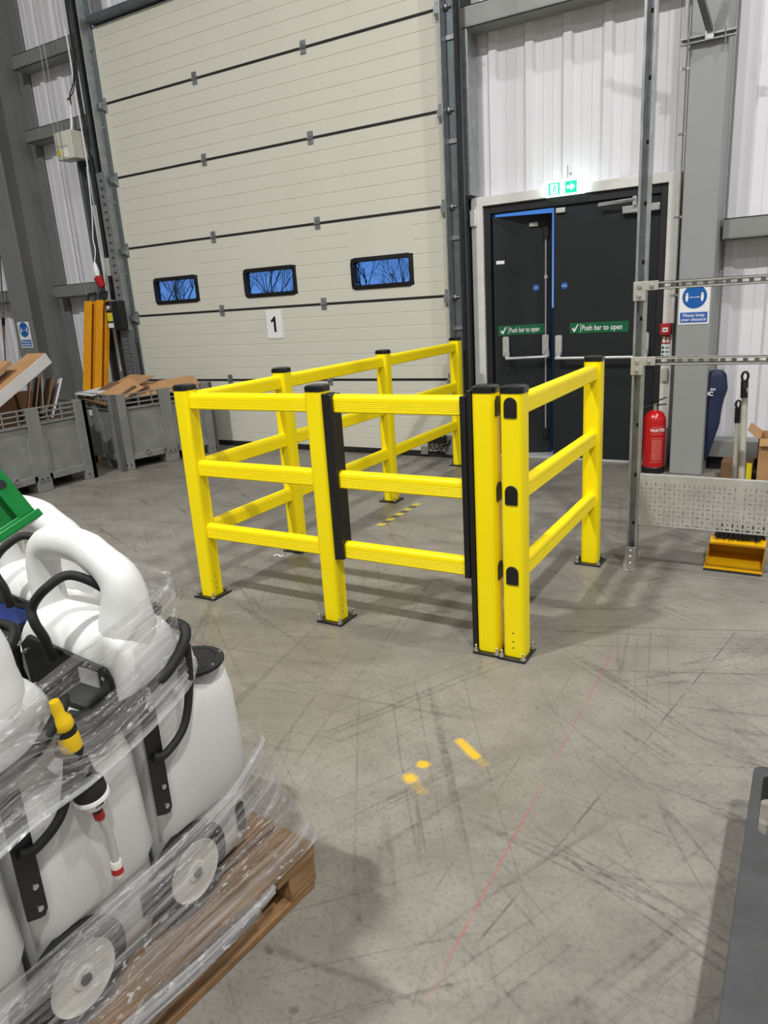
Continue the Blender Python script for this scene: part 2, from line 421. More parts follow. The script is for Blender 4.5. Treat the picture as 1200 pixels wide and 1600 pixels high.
# ------------------------------------------------------------------ big cream sectional door
DY = 6.45
dr = thing('sectional_door', 'tall cream overhead sectional door with three small windows and a number plate', 'overhead door', (-5.15, DY, 0))
PZ = [0.035, 0.785, 1.567, 2.352, 3.134, 3.915, 4.69]
DX0, DX1 = -7.31, -2.99
wins = [(-6.905, -6.19), (-5.505, -4.785), (-4.10, -3.39)]
def panel_profile(z0, z1):
    p = [(0, z0 + .006)]; h = (z1 - z0) / 6
    for k in range(1, 6):
        z = z0 + h * k; p += [(0, z - .005), (0.0045, z), (0, z + .005)]
    p += [(0, z1 - .012), (.01, z1 - .004), (0.045, z1 - .004), (0.045, z0 + .002), (.01, z0)]
    return p
for i in range(6):
    z0, z1 = PZ[i], PZ[i + 1]; mb = MB()
    if i == 2:
        cuts = [DX0] + [c for a in wins for c in a] + [DX1]
        for a in range(0, len(cuts), 2):
            mb.prism(panel_profile(z0, z1), (cuts[a], DY, 0), YA, ZA, (cuts[a + 1] - cuts[a], 0, 0))
        for (a, b) in wins:
            mb.box(a, b, DY, DY + .045, z0, 1.685); mb.box(a, b, DY, DY + .045, 1.975, z1 - .004)
    else:
        mb.prism(panel_profile(z0, z1), (DX0, DY, 0), YA, ZA, (DX1 - DX0, 0, 0))
    pan = mb.build('door_panel', 'door_cream', dr, smooth=False)
    e = MB()      # end stiles
    e.box(DX0 - .002, DX0 + .085, DY - .004, DY, z0 + .02, z1 - .02); e.box(DX1 - .085, DX1 + .002, DY - .004, DY, z0 + .02, z1 - .02)
    e.build('end_stile', 'door_cream', pan, smooth=False)
sl = MB()
for z in PZ[1:6]: sl.box(DX0, DX1, DY - .003, DY + .04, z - .016, z + .008)
sl.build('joint_seal', 'rubber', dr, smooth=False)
MB().box(DX0, DX1, DY - .012, DY + .05, 0.0, 0.06).build('bottom_seal', 'rubber', dr, bevel=.006)
for z in PZ[1:6]:
    for x in (-5.87, -4.46):
        h = MB()
        h.box(x - .032, x + .032, DY - .009, DY - .003, z + .012, z + .058); h.box(x - .032, x + .032, DY - .009, DY - .003, z - .058, z - .016)
        h.tube([(x - .034, DY - .012, z - .004), (x + .034, DY - .012, z - .004)], .011, 8)
        for sx in (-.02, .02):
            for sz in (.045, -.045): h.lathe([(.006, 0), (.006, .004)], (x + sx, DY - .009, z + sz), (0, -1, 0), 6)
        h.build('hinge', 'galv', dr)
    for x, sg in ((DX0 + .03, -1), (DX1 - .03, 1)):
        h = MB()
        h.box(x - .045, x + .045, DY - .009, DY - .004, z - .10, z + .055)
        h.prism([(0, 0), (.06, -.02), (.06, -.075), (0, -.11)], (x - .03 * sg, DY - .009, z + .02), (0, -1, 0), ZA, (.05 * sg, 0, 0))
        h.tube([(x, DY - .045, z - .02), (x + .12 * sg, DY - .045, z - .02)], .007, 8)
        h.lathe([(.022, 0), (.024, .01), (.022, .02)], (x + .07 * sg, DY - .045, z - .02), (sg, 0, 0), 12)
        h.build('roller_bracket', 'galv', dr)
for (a, b) in wins:
    cx, cz, W, H = (a + b) / 2, 1.83, b - a, 0.305
    f = MB(); o_, i_ = rrect(W, H, .055, 6), rrect(W - .085, H - .085, .025, 6); n = len(o_)
    vs = []
    for (poly, y) in ((o_, DY + .05), (o_, DY - .012), (i_, DY - .018), (i_, DY + .05)): vs += [(cx + p[0], y, cz + p[1]) for p in poly]
    f.add(vs, [(r * n + k, r * n + (k + 1) % n, ((r + 1) % 4) * n + (k + 1) % n, ((r + 1) % 4) * n + k) for r in range(4) for k in range(n)])
    fr = f.build('window_frame', 'black', dr, bevel=.003)
    MB().prism(rrect(W - .07, H - .07, .02), (cx, DY + .018, cz), XA, ZA, (0, .006, 0)).build('pane', 'glass', fr, smooth=False)
npl = MB().prism(rrect(.215, .302, .012), (-5.137, DY - .008, 1.385), XA, ZA, (0, .006, 0)).build('number_plate', 'white', dr, smooth=False)
npl['label'] = 'white plate with a black number 1'
MB().prism([(.022, -.082), (.022, .082), (-.002, .082), (-.014, .062), (-.042, .046), (-.042, .020), (-.008, .032), (-.008, -.082)], (-5.137, DY - .010, 1.385), XA, ZA, (0, .003, 0)).build('digit', 'ink', npl, smooth=False)
bx = MB().box(-3.33, -3.10, DY - .085, DY - .01, .155, .235).build('cable_box', 'black', dr, bevel=.01)
wr = MB()
for k in range(3): wr.tube(spline([(-3.28 + .05 * k, DY - .04, .155), (-3.27 + .05 * k, DY - .05, .11), (-3.22 + .05 * k, DY - .05, .085 - .01 * k), (-3.15 + .03 * k, DY - .04, .12), (-3.06, DY - .03, .15 + .02 * k)]), .006, 6)
wr.build('lead', 'rubber', bx)
pl = MB(); pl.box(-3.39, -3.31, DY - .03, DY - .02, .03, .11)
for x in (-3.37, -3.33): pl.lathe([(.008, 0), (.008, .003)], (x, DY - .03, .09), (0, -1, 0), 8, 'ink')
MB().box(-3.39, -3.31, DY - .032, DY - .012, .025, .11).build('lift_plate', 'zinc', dr, bevel=.003)
MB().box(-3.12, -2.99, DY - .018, DY - .006, .03, .23).build('corner_bracket', 'galv', dr, bevel=.003)

# lintel over the door
tag(MB().box(-7.28, -3.0, 6.36, 6.62, 4.70, 4.765).build('lintel_beam', 'galv_dark', bevel=.006), 'dull grey steel lintel beam above the cream overhead door', 'steel beam')

# guide tracks
def track(name, x0, x1, xe, label):
    t = thing(name, label, 'door track', (x0, 6.4, 0))
    MB().box(x0, x1, 6.42, 6.445, 0, 5.4).build('back_plate', 'galv_dark', t, bevel=.002)
    MB().box(xe - .006, xe + .006, 6.31, 6.42, 0, 5.4).build('angle_flange', 'galv', t, bevel=.002)
    MB().box(x0 if xe > (x0 + x1) / 2 else x1 - .03, x0 + .03 if xe > (x0 + x1) / 2 else x1, 6.36, 6.42, 0.0, 5.4).build('seal_strip', 'rubber', t)
    for k in range(6):
        z = .45 + .8 * k; b = MB()
        b.box(min(x0, x1) + .02, max(x0, x1) - .02, 6.405, 6.42, z, z + .035)
        for x in (x0 + .03, x1 - .03): b.lathe([(.009, 0), (.009, .008)], (x, 6.405, z + .018), (0, -1, 0), 6)
        b.build('fixing_clip', 'galv', t)
    return t
tl = track('guide_track', -7.46, -7.285, -7.33, 'galvanised vertical guide track at the left edge of the cream door')
tr = track('guide_track', -3.0, -2.83, -2.965, 'galvanised vertical guide track between the cream door and the dark exit doors')
# slotted strip + lower cover of the left track
s = MB(); s.box(-7.425, -7.29, 6.295, 6.305, 1.76, 3.19)
for k in range(16):
    z = 1.82 + .085 * k
    s.box(-7.385, -7.33, 6.2925, 6.296, z, z + .008, 'ink'); s.box(-7.362, -7.354, 6.2925, 6.296, z - .014, z + .024, 'ink')
s.mats = ['galv', 'ink']; 
for i in range(6): s.mi[i] = 0
for i in range(6, len(s.mi)): s.mi[i] = 1
s.build('slotted_strip', None, tl, smooth=False)
cv = MB(); cv.box(-7.43, -7.24, 6.28, 6.31, .12, 1.41); n0 = len(cv.mi)
for k in range(12):
    z = .2 + .1 * k
    cv.box(-7.39, -7.32, 6.2775, 6.281, z, z + .006); cv.box(-7.36, -7.352, 6.2775, 6.281, z + .045, z + .058); cv.box(-7.325, -7.29, 6.2775, 6.281, z + .05, z + .054)
for k in range(34):
    z = .16 + .036 * k; cv.box(-7.265, -7.25, 6.2775, 6.281, z, z + .016)
cv.mats = ['galv_dark', 'silver']; cv.mi = [0] * n0 + [1] * (len(cv.mi) - n0)
cv.build('track_cover', None, tl, smooth=False)
# door operator boxes on the left track
ob = thing('door_operator', 'black operator unit with yellow and white labels beside left door track', 'door operator', (-7.42, 6.25, 1.42))
MB().box(-7.385, -7.25, 6.17, 6.275, 1.42, 1.755).build('motor_housing', 'black', ob, bevel=.008)
MB().box(-7.425, -7.392, 6.20, 6.275, 1.42, 1.77).build('mounting_rail', 'galv', ob, bevel=.003)
MB().box(-7.55, -7.43, 6.22, 6.275, 1.44, 1.76).build('bracket_plate', 'black', ob, bevel=.004)
MB().prism(rrect(.10, .10, .006), (-7.485, 6.216, 1.575), XA, ZA, (0, .003, 0)).build('warning_label', 'label_yellow', ob, smooth=False)
MB().prism(rrect(.10, .055, .006), (-7.49, 6.216, 1.475), XA, ZA, (0, .003, 0)).build('rating_label', 'white', ob, smooth=False)
MB().lathe([(.03, 0), (.03, .03), (.018, .04)], (-7.47, 6.215, 1.68), (0, -1, 0), 14).build('release_handle', 'silver', ob)

# red / white isolator plug hanging above
pg = thing('power_plug', 'red and white industrial plug hanging on a white cable over orange steel channels', 'plug', (-7.6, 6.25, 1.95))
MB().lathe([(.02, -.08), (.045, -.06), (.05, 0), (.05, .05), (.035, .06)], (-7.57, 6.22, 2.0), (-.15, -.3, 1), 16).build('plug_body', 'red_flat', pg)
MB().lathe([(.03, 0), (.035, .05), (.025, .12), (.012, .16)], (-7.575, 6.205, 2.06), (-.1, 0, 1), 14).build('plug_collar', 'white', pg)
MB().tube(spline([(-7.59, 6.2, 2.2), (-7.56, 6.22, 2.35), (-7.60, 6.25, 2.5), (-7.64, 6.33, 2.8), (-7.66, 6.38, 3.3)]), .007, 8).build('cable', 'white', pg)
MB().box(-7.53, -7.45, 6.29, 6.36, 2.05, 2.26).build('wall_socket', 'silver_paint', pg, bevel=.008)

# channel post + cables + control enclosure on the left
cp = thing('channel_post', 'grey steel channel post left of the overhead door, under the pale enclosure', 'steel post', (-7.8, 6.6, 0))
m = MB(); m.box(-7.93, -7.89, 6.46, 6.62, 0, 3.42); m.box(-7.70, -7.66, 6.46, 6.62, 0, 3.42); m.box(-7.89, -7.70, 6.56, 6.62, 0, 3.42)
m.build('channel', 'galv_dark', cp, bevel=.003)
MB().box(-7.83, -7.76, 6.50, 6.56, 0, 2.9).build('white_insert', 'white_trim', cp, bevel=.003)
MB().box(-7.62, -7.50, 6.45, 6.6, 0, 5.6).build('side_channel', 'galv_dark', cp, bevel=.003)
en = thing('control_enclosure', 'pale boxed door control enclosure on the wall, high left', 'control box', (-7.87, 6.35, 3.4))
MB().box(-8.02, -7.72, 6.27, 6.455, 3.40, 3.70).build('housing', 'beige_box', en, bevel=.006)
MB().box(-8.0, -7.80, 6.262, 6.27, 3.54, 3.68).build('cover', 'beige_box', en, bevel=.003)
MB().box(-7.995, -7.935, 6.262, 6.27, 3.45, 3.51).build('label_patch', 'label_yellow', en, smooth=False)
MB().box(-7.92, -7.82, 6.262, 6.27, 3.42, 3.51).build('notice', 'white', en, smooth=False)
MB().tube([(-7.85, 6.4, 3.70), (-7.845, 6.42, 3.82), (-7.84, 6.45, 4.12)], .016, 10).build('conduit', 'white', en)
cb = MB()
for q in range(4):
    cb.tube(spline([(-7.64 + .012 * q, 6.42, .8), (-7.645 + .012 * q, 6.42, 2.4), (-7.62 + .01 * q, 6.41, 3.4), (-7.64 + .015 * q, 6.40, 4.05), (-7.63 + .01 * q, 6.42, 4.6), (-7.62 + .01 * q, 6.42, 5.6)], 6), .008, 6)
cb.tube(spline([(-7.62, 6.4, 4.4), (-7.68, 6.4, 4.2), (-7.80, 6.42, 4.1), (-7.82, 6.43, 4.0)], 6), .007, 6)
cb.tube(spline([(-7.63, 6.4, 4.3), (-7.70, 6.4, 4.12), (-7.86, 6.42, 4.05)], 6), .006, 6)
tag(cb.build('cable_bundle', 'rubber'), 'black cable bundle running up beside the left door track', 'cables')
tag(MB().tube([(-7.68, 6.41, .9), (-7.68, 6.41, 4.75)], .010, 8).build('white_conduit', 'white'), 'thin white conduit running vertically next to the black cable bundle', 'conduit')
for x, lb in ((-7.956, 'left strand of the thin hanging chain beside the grey steel column'), (-7.878, 'right strand of the thin hanging chain passing in front of pale enclosure')):
    tag(MB().tube([(x, 6.24, 1.85), (x, 6.24, 6.5)], .005, 6).build('haul_chain', 'galv'), lb, 'chain', 'hand chain strands')

# horizontal cladding rails
def rail(x0, x1, z0, z1, y0, label):
    m = MB(); m.box(x0, x1, y0, y0 + .012, z0, z1); m.box(x0, x1, y0, WY - .03, z1 - .012, z1); m.box(x0, x1, y0, WY - .03, z0, z0 + .012)
    m.box(x0, x1, y0, y0 + .03, z0 + .012, z0 + .02)
    return tag(m.build('cladding_rail', 'purlin', bevel=.003), label, 'steel rail', 'horizontal cladding rails')
rail(-8.85, -7.62, 4.56, 4.72, 6.5, 'grey horizontal steel rail on the white wall left, above the pale enclosure, uppermost')
rail(-8.85, -7.62, 3.74, 3.89, 6.5, 'grey horizontal steel rail right behind the top of the pale enclosure')
rail(-8.85, -7.94, 1.86, 2.02, 6.5, 'grey horizontal steel rail behind the orange steel channels')
rail(-2.86, -1.02, 3.73, 3.90, 6.5, 'grey horizontal steel rail high above the dark exit doors')
rail(-0.70, 8.0, 1.84, 2.0, 6.5, 'grey horizontal steel rail on white wall right of the grey column')
rail(-15, -9.3, 1.86, 2.02, 6.5, 'grey horizontal steel rail at far left beyond the wide column')
tag(MB().box(-0.70, 8, 6.52, 6.72, .12, .26).build('base_rail', 'purlin', bevel=.004), 'grey steel base rail along the foot of the white wall, behind umbrella', 'steel rail')
tag(MB().box(-0.70, 8, 6.60, 6.74, 0, .115).build('wall_skirting', 'rubber'), 'black kerb strip below the grey base rail at right', 'kerb')

# galvanised stud + dark jamb box, its colour standing in for the shaded gap between the doors
st = thing('door_stud', 'galvanised channel stud standing over the left corner of the white door trim', 'steel stud', (-2.83, 6.6, 2.4))
m = MB(); m.box(-2.90, -2.80, 6.50, 6.512, 2.42, 3.73); m.box(-2.808, -2.80, 6.512, 6.70, 2.42, 3.73); m.build('stud_web', 'galv', st, bevel=.002)
MB().lathe([(.012, 0), (.012, .01)], (-2.78, 6.6, 3.6), (1, 0, 0), 6).build('bolt', 'zinc', st)
struct(MB().box(-2.99, -2.86, 6.52, 6.75, 0, 4.7).build('trim_1', 'dark_frame'))

# ------------------------------------------------------------------ steel columns
lc = thing('steel_column', 'wide grey steel column with broad web at the left edge of the photo', 'steel column', (-9.05, 6.4, 0))
m = MB(); m.box(-9.24, -8.86, 6.10, 6.125, 0, 9.4); m.box(-9.24, -8.86, 6.70, 6.725, 0, 9.4); m.box(-9.06, -9.04, 6.125, 6.70, 0, 9.4)
m.build('i_section', 'col_grey2', lc, bevel=.004)
MB().box(-9.3, -8.8, 6.04, 6.76, 0, .025).build('base_plate', 'col_grey2', lc, bevel=.003)
rc = thing('steel_column', 'light grey steel column carrying a blue distance sign, right of exit doors', 'steel column', (-.85, 6.5, 0))
MB().box(-.978, -.722, 6.33, 6.72, 0, 9.4).build('box_section', 'col_grey', rc, bevel=.008, segs=3)

# distance signs
def distance_sign(cx, cz, y, w, h, label):
    t = thing('distance_sign', label, 'sign', (cx, y, cz))
    MB().prism(rrect(w, h, .004), (cx, y - .004, cz), XA, ZA, (0, .003, 0)).build('sign_plate', 'white', t, smooth=False)
    r = w * .40; k = w / .225
    d = MB().prism(circ(r, 40), (cx, y - .0055, cz + h * .20), XA, ZA, (0, .0015, 0)).build('blue_disc', 'blue', t, smooth=False)
    p = MB(); zc = cz + h * .20
    for sx in (-1, 1):
        px = cx + sx * r * .62
        p.prism(circ(.0085 * k, 16), (px, y - .0068, zc + .022 * k), XA, ZA, (0, .0013, 0))
        p.prism([(-.011 * k, .012 * k), (.011 * k, .012 * k), (.010 * k, -.012 * k), (.006 * k, -.035 * k), (-.006 * k, -.035 * k), (-.010 * k, -.012 * k)], (px, y - .0068, zc), XA, ZA, (0, .0013, 0))
    p.prism([(-.026 * k, -.002 * k), (.026 * k, -.002 * k), (.026 * k, .002 * k), (-.026 * k, .002 * k)], (cx, y - .0068, zc - .004 * k), XA, ZA, (0, .0013, 0))
    for sx in (-1, 1):
        p.prism([(sx * .036 * k, 0), (sx * .025 * k, .007 * k), (sx * .025 * k, -.007 * k)][::sx], (cx, y - .0068, zc - .004 * k), XA, ZA, (0, .0013, 0))
    p.build('pictogram', 'white', d, smooth=False)
    s_ = MB().prism(rrect(w * .90, h * .265, .003), (cx, y - .0055, cz - h * .325), XA, ZA, (0, .0015, 0)).build('text_strip', 'blue_strip', t, smooth=False)
    text('wording', 'Please keep\nyour distance', .034 * k, (cx, y - .0065, cz - h * .325), XA, ZA, 'white', s_, thick=.0008, bold=.0002 * k)
    return t
distance_sign(-.852, 1.375, 6.33, .225, .30, 'blue and white keep your distance sign on the light grey column, behind slotted rail')
distance_sign(-9.05, 1.42, 6.10, .24, .33, 'small blue and white keep your distance sign on wide column at far left')

# ------------------------------------------------------------------ personnel doors
t = MB(); t.box(-2.845, -2.735, 6.60, 6.75, 0, 2.405); t.box(-2.735, -1.13, 6.60, 6.75, 2.325, 2.405); t.box(-1.13, -1.045, 6.60, 6.75, 0, 2.405)
struct(t.build('trim_2', 'white_trim', bevel=.003))
t = MB(); t.box(-2.735, -2.675, 6.63, 6.76, 0, 2.325); t.box(-2.675, -1.19, 6.63, 6.76, 2.255, 2.325); t.box(-1.19, -1.13, 6.63, 6.76, 0, 2.325)
struct(t.build('trim_3', 'dark_frame', bevel=.003))
struct(MB().box(-2.735, -1.13, 6.63, 6.95, 0, .018).build('trim_4', 'silver_paint', bevel=.003))
tag(MB().box(-2.85, -2.79, 6.575, 6.60, 2.16, 2.30).build('door_contact', 'white', bevel=.004), 'small white contact sensor box on the door trim, upper left', 'sensor')

def sign_push(parent, cx, cz, y, w, h, cut=None):
    s_ = MB().prism(rrect(w, h, .003), (cx, y - .003, cz), XA, ZA, (0, .003, 0)).build('push_bar_sign', 'green_sign', parent, smooth=False)
    s_['label'] = 'green sign reading Push bar to open'
    k = h / .085; x0 = cx - w / 2
    tk = MB()
    tk.prism([(.018 * k, -.004 * k), (.028 * k, .004 * k), (.037 * k, -.012 * k), (.063 * k, .030 * k), (.073 * k, .030 * k), (.042 * k, -.030 * k), (.034 * k, -.030 * k)], (x0, y - .0045, cz), XA, ZA, (0, .002, 0))
    tk.box(x0 + .088 * k, x0 + .091 * k, y - .0045, y - .003, cz - .036 * k, cz + .036 * k)
    tk.build('tick', 'white', s_, smooth=False)
    text('wording', 'Push bar to open', .062 * k, (x0 + .098 * k, y - .004, cz - .002), XA, ZA, 'white', s_, thick=.001, bold=.0005, align='LEFT', squash=.80 * (w - .115 * k) / (.37 * k) * .98)
    return s_

def panic_housing(x, z, y, name, parent):
    m = MB()
    m.prism(rrect(.062, .19, .016), (x, y - .035, z + .06), XA, ZA, (0, .035, 0))
    h_ = m.build(name, 'silver_paint', parent, bevel=.006)
    MB().obox((x + .012, y - .06, z - .02), XA, (0, -.75, -.6), (0, .6, -.75), .022, .045, .02).build('bar_arm', 'silver', h_, bevel=.006)
    return h_

# right leaf, closed
rd = thing('door_2', 'closed dark charcoal right leaf of the double exit door with push bar', 'door', (-1.64, 6.66, 0), kind='structure')
MB().box(-2.085, -1.192, 6.655, 6.70, .02, 2.252).build('leaf', 'dark_door', rd, bevel=.003)
sign_push(rd, -1.675, 1.212, 6.655, .515, .092)
panic_housing(-2.03, 1.0, 6.655, 'bar_housing', rd); panic_housing(-1.27, 1.0, 6.655, 'bar_housing', rd)
MB().tube([(-2.04, 6.565, .955), (-1.25, 6.565, .955)], .014, 12).build('push_bar', 'silver', rd)
cl = MB().box(-1.49, -1.19, 6.60, 6.655, 2.125, 2.185).build('door_closer', 'silver', rd, bevel=.008)
a = MB(); a.obox((-1.54, 6.58, 2.215), (1, 0, .03), YA, ZA, .145, .006, .006); a.obox((-1.53, 6.57, 2.228), (1, -.08, .02), YA, ZA, .15, .006, .005); a.box(-1.40, -1.37, 6.57, 6.62, 2.18, 2.25)
a.build('closer_arm', 'silver', cl)
MB().box(-2.06, -1.98, 6.63, 6.655, 2.195, 2.235).build('top_latch', 'silver_paint', rd, bevel=.003)
ds = MB().prism(circ(.030, 24), (-1.985, 6.651, 1.585), XA, ZA, (0, .003, 0)).build('fire_door_disc', 'blue', rd, smooth=False)
text('wording', 'Fire door\nkeep shut', .011, (-1.985, 6.6505, 1.585), XA, ZA, 'white', ds, thick=.0005)

# left leaf, ajar: built in place, then turned about its hinge
HX, HY = -2.672, 6.66
ld = thing('door_1', 'dark left leaf of the double exit door standing slightly ajar outwards', 'door', (HX, HY, 0), kind='structure')
leafW = .545
MB().box(HX + .010, HX + leafW, 6.66, 6.70, .02, 2.225).build('leaf', 'dark_door', ld, bevel=.003)
sign_push(ld, HX + .262, 1.212, 6.66, .43, .09)
panic_housing(HX + .115, 1.0, 6.66, 'bar_housing', ld); panic_housing(HX + .485, 1.0, 6.66, 'bar_housing', ld)
MB().tube([(HX + .11, 6.57, .955), (HX + .495, 6.57, .955)], .014, 12).build('push_bar', 'silver', ld)
v = MB(); v.tube([(HX + .488, 6.645, .22), (HX + .488, 6.645, 2.10)], .009, 10); v.box(HX + .473, HX + .503, 6.632, 6.66, 1.66, 1.69)
v.build('vertical_rod', 'silver', ld)
for z in (.20, 2.04):
    k = MB(); k.box(HX + .465, HX + .511, 6.635, 6.66, z - .04, z + .07)
    kb = k.build('rod_keep', 'black', ld, bevel=.004)
MB().box(HX + .34, HX + .42, 6.64, 6.66, 2.12, 2.155).build('top_latch', 'silver_paint', ld, bevel=.003)
MB().prism(rrect(.075, .030, .003), (HX + .075, 6.657, 1.83), XA, ZA, (0, .003, 0)).build('name_label', 'white', ld, smooth=False)
ds = MB().prism(circ(.030, 24), (HX + .40, 6.657, 1.585), XA, ZA, (0, .003, 0)).build('fire_door_disc', 'blue', ld, smooth=False)
text('wording', 'Fire door\nkeep shut', .011, (HX + .40, 6.6565, 1.585), XA, ZA, 'white', ds, thick=.0005)
ld.rotation_euler = (0, 0, math.radians(21))

# lit exit sign
xs = thing('exit_sign', 'lit white and green running man exit sign above the exit doors', 'exit sign', (-1.97, 6.58, 2.38))
gm = mat('exit_lamp_white', rgb(235, 255, 248), .4, var=0, emit=((.72, 1, .92, 1), 3.0))
M['exit_white'] = gm
M['exit_green'] = mat('exit_lamp_green', rgb(10, 150, 100), .4, var=0, emit=((.0, .55, .33, 1), 1.1))
M['exit_man'] = mat('exit_lamp_figure', rgb(235, 255, 248), .4, var=0, emit=((.8, 1, .95, 1), 1.6))
bd = MB().prism(rrect(.375, .125, .03, 6), (-1.968, 6.55, 2.385), XA, ZA, (0, .05, 0)).build('lamp_body', 'exit_white', xs, bevel=.006)
g1 = MB(); g1.box(-2.10, -2.0, 6.546, 6.551, 2.335, 2.43); g1.build('green_panel', 'exit_green', xs, smooth=False)
g2 = MB(); g2.box(-1.955, -1.855, 6.546, 6.551, 2.335, 2.43); gp = g2.build('green_panel', 'exit_green', xs, smooth=False)
p = MB()
p.box(-2.082, -2.018, 6.544, 6.5465, 2.342, 2.418)
p.build('door_symbol', 'exit_man', xs, smooth=False)
q = MB(); q.prism(circ(.008, 12), (-2.046, 6.5425, 2.405), XA, ZA, (0, .002, 0)); q.obox((-2.05, 6.5435, 2.382), (.3, 0, 1), YA, (1, 0, -.3), .018, .001, .006)
q.obox((-2.06, 6.5435, 2.360), (-.6, 0, -1), YA, (1, 0, -.6), .016, .001, .004); q.obox((-2.038, 6.5435, 2.360), (.6, 0, -1), YA, (1, 0, .6), .016, .001, .004)
q.obox((-2.035, 6.5435, 2.388), (1, 0, .3), YA, (-.3, 0, 1), .014, .001, .0035)
q.build('running_man', 'exit_green', xs, smooth=False)
ar = MB(); ar.prism([(-.036, .012), (.0, .012), (.0, .030), (.036, 0), (.0, -.030), (.0, -.012), (-.036, -.012)], (-1.905, 6.544, 2.383), XA, ZA, (0, .002, 0))
ar.build('arrow', 'exit_man', xs, smooth=False)
hk = MB(); hk.tube([(-1.955, 6.62, 2.45), (-1.955, 6.62, 2.56)], .006, 8); hk.lathe([(.014, 0), (.014, .012)], (-1.945, 6.68, 2.50), (0, -1, 0), 12)
hk.build('hanger', 'silver', xs)

# fire alarm call point and its notices
fc = thing('fire_call_point', 'red fire alarm call point with notices on the right door trim', 'call point', (-1.09, 6.6, 1.0))
b = MB().box(-1.142, -1.050, 6.545, 6.60, 1.135, 1.228).build('call_box', 'red_flat', fc, bevel=.006)
MB().box(-1.118, -1.074, 6.541, 6.545, 1.16, 1.195).build('break_panel', 'white', b, smooth=False)
q = MB(); q.prism(circ(.006, 12), (-1.096, 6.5395, 1.178), XA, ZA, (0, .002, 0)); q.box(-1.113, -1.104, 6.5395, 6.541, 1.175, 1.181); q.box(-1.088, -1.079, 6.5395, 6.541, 1.175, 1.181); q.build('press_mark', 'ink', b, smooth=False)
n1 = MB().box(-1.128, -1.062, 6.594, 6.60, 1.06, 1.130).build('alarm_notice', 'red_flat', fc, smooth=False)
q = MB(); q.box(-1.122, -1.10, 6.592, 6.594, 1.07, 1.12); q.prism(circ(.010, 12), (-1.080, 6.592, 1.105), XA, ZA, (0, .002, 0)); q.box(-1.092, -1.068, 6.592, 6.594, 1.07, 1.09); q.build('notice_symbols', 'white', n1, smooth=False)
n2 = MB().box(-1.130, -1.060, 6.594, 6.60, .935, 1.05).build('instruction_notice', 'white', fc, smooth=False)
q = MB()
for k in range(3): q.box(-1.126, -1.108, 6.592, 6.594, 1.015 - .035 * k, 1.038 - .035 * k); q.box(-1.10, -1.068, 6.592, 6.594, 1.022 - .035 * k, 1.030 - .035 * k)
q.build('notice_symbols', 'green_sign', n2, smooth=False)
tag(MB().prism(rrect(.05, .11, .01), (-1.09, 6.57, .80), XA, ZA, (0, .03, 0)).build('trim_latch', 'silver_paint', bevel=.004), 'small silver latch plate low on right door trim under red call point', 'latch')

# conduits up the column side
c1 = thing('conduit_pipe', 'white conduit pipe running up between exit door trim and grey column', 'conduit', (-1.04, 6.3, 1.25))
MB().tube([(-1.045, 6.56, 1.23), (-1.045, 6.56, 5.5)], .018, 12).build('pipe', 'white_trim', c1)
c2 = thing('conduit_pipe', 'thin grey conduit pipe running up right beside the white conduit pipe', 'conduit', (-1.0, 6.3, 1.2))
MB().tube([(-1.005, 6.56, 1.0), (-1.005, 6.56, 5.5)], .012, 12).build('pipe', 'galv_dark', c2)
cc = MB()
for z in (1.45, 2.05, 2.65, 3.1):
    c_ = MB(); c_.box(-1.075, -.985, 6.545, 6.555, z - .008, z + .008)
    c_.lathe([(.022, -.008), (.022, .008)], (-1.045, 6.56, z), ZA, 14); c_.lathe([(.016, -.008), (.016, .008)], (-1.005, 6.56, z), ZA, 14)
    c_.build('saddle_clip', 'zinc', c1)

# ------------------------------------------------------------------ strut frame on the right
SY = 4.03
sf = thing('slotted_rack', 'galvanised slotted steel frame with upright, two rails and perforated sheet, right side', 'steel frame', (-.80, SY, 0))
def channel_x(mb, x0, x1, y0, z0, z1, slots=True, d=.041):
    """C channel along X; slotted back towards the camera, open side away"""
    zc = (z0 + z1) / 2; yk = y0 + d - .0025
    x = x0 + .02; hw, hh = .0145, .0068
    mb.box(x0, x1, yk, yk + .0025, z0, zc - hh); mb.box(x0, x1, yk, yk + .0025, zc + hh, z1)
    last = x0
    while x + .05 < x1:
        mb.box(last, x + .010, yk, yk + .0025, zc - hh, zc + hh); last = x + .010 + 2 * hw; x += .051
    mb.box(last, x1, yk, yk + .0025, zc - hh, zc + hh)
    mb.box(x0, x1, y0, y0 + d, z1 - .0025, z1); mb.box(x0, x1, y0, y0 + d, z0, z0 + .0025)
    mb.box(x0, x1, y0, y0 + .0025, z1 - .010, z1); mb.box(x0, x1, y0, y0 + .0025, z0, z0 + .010)
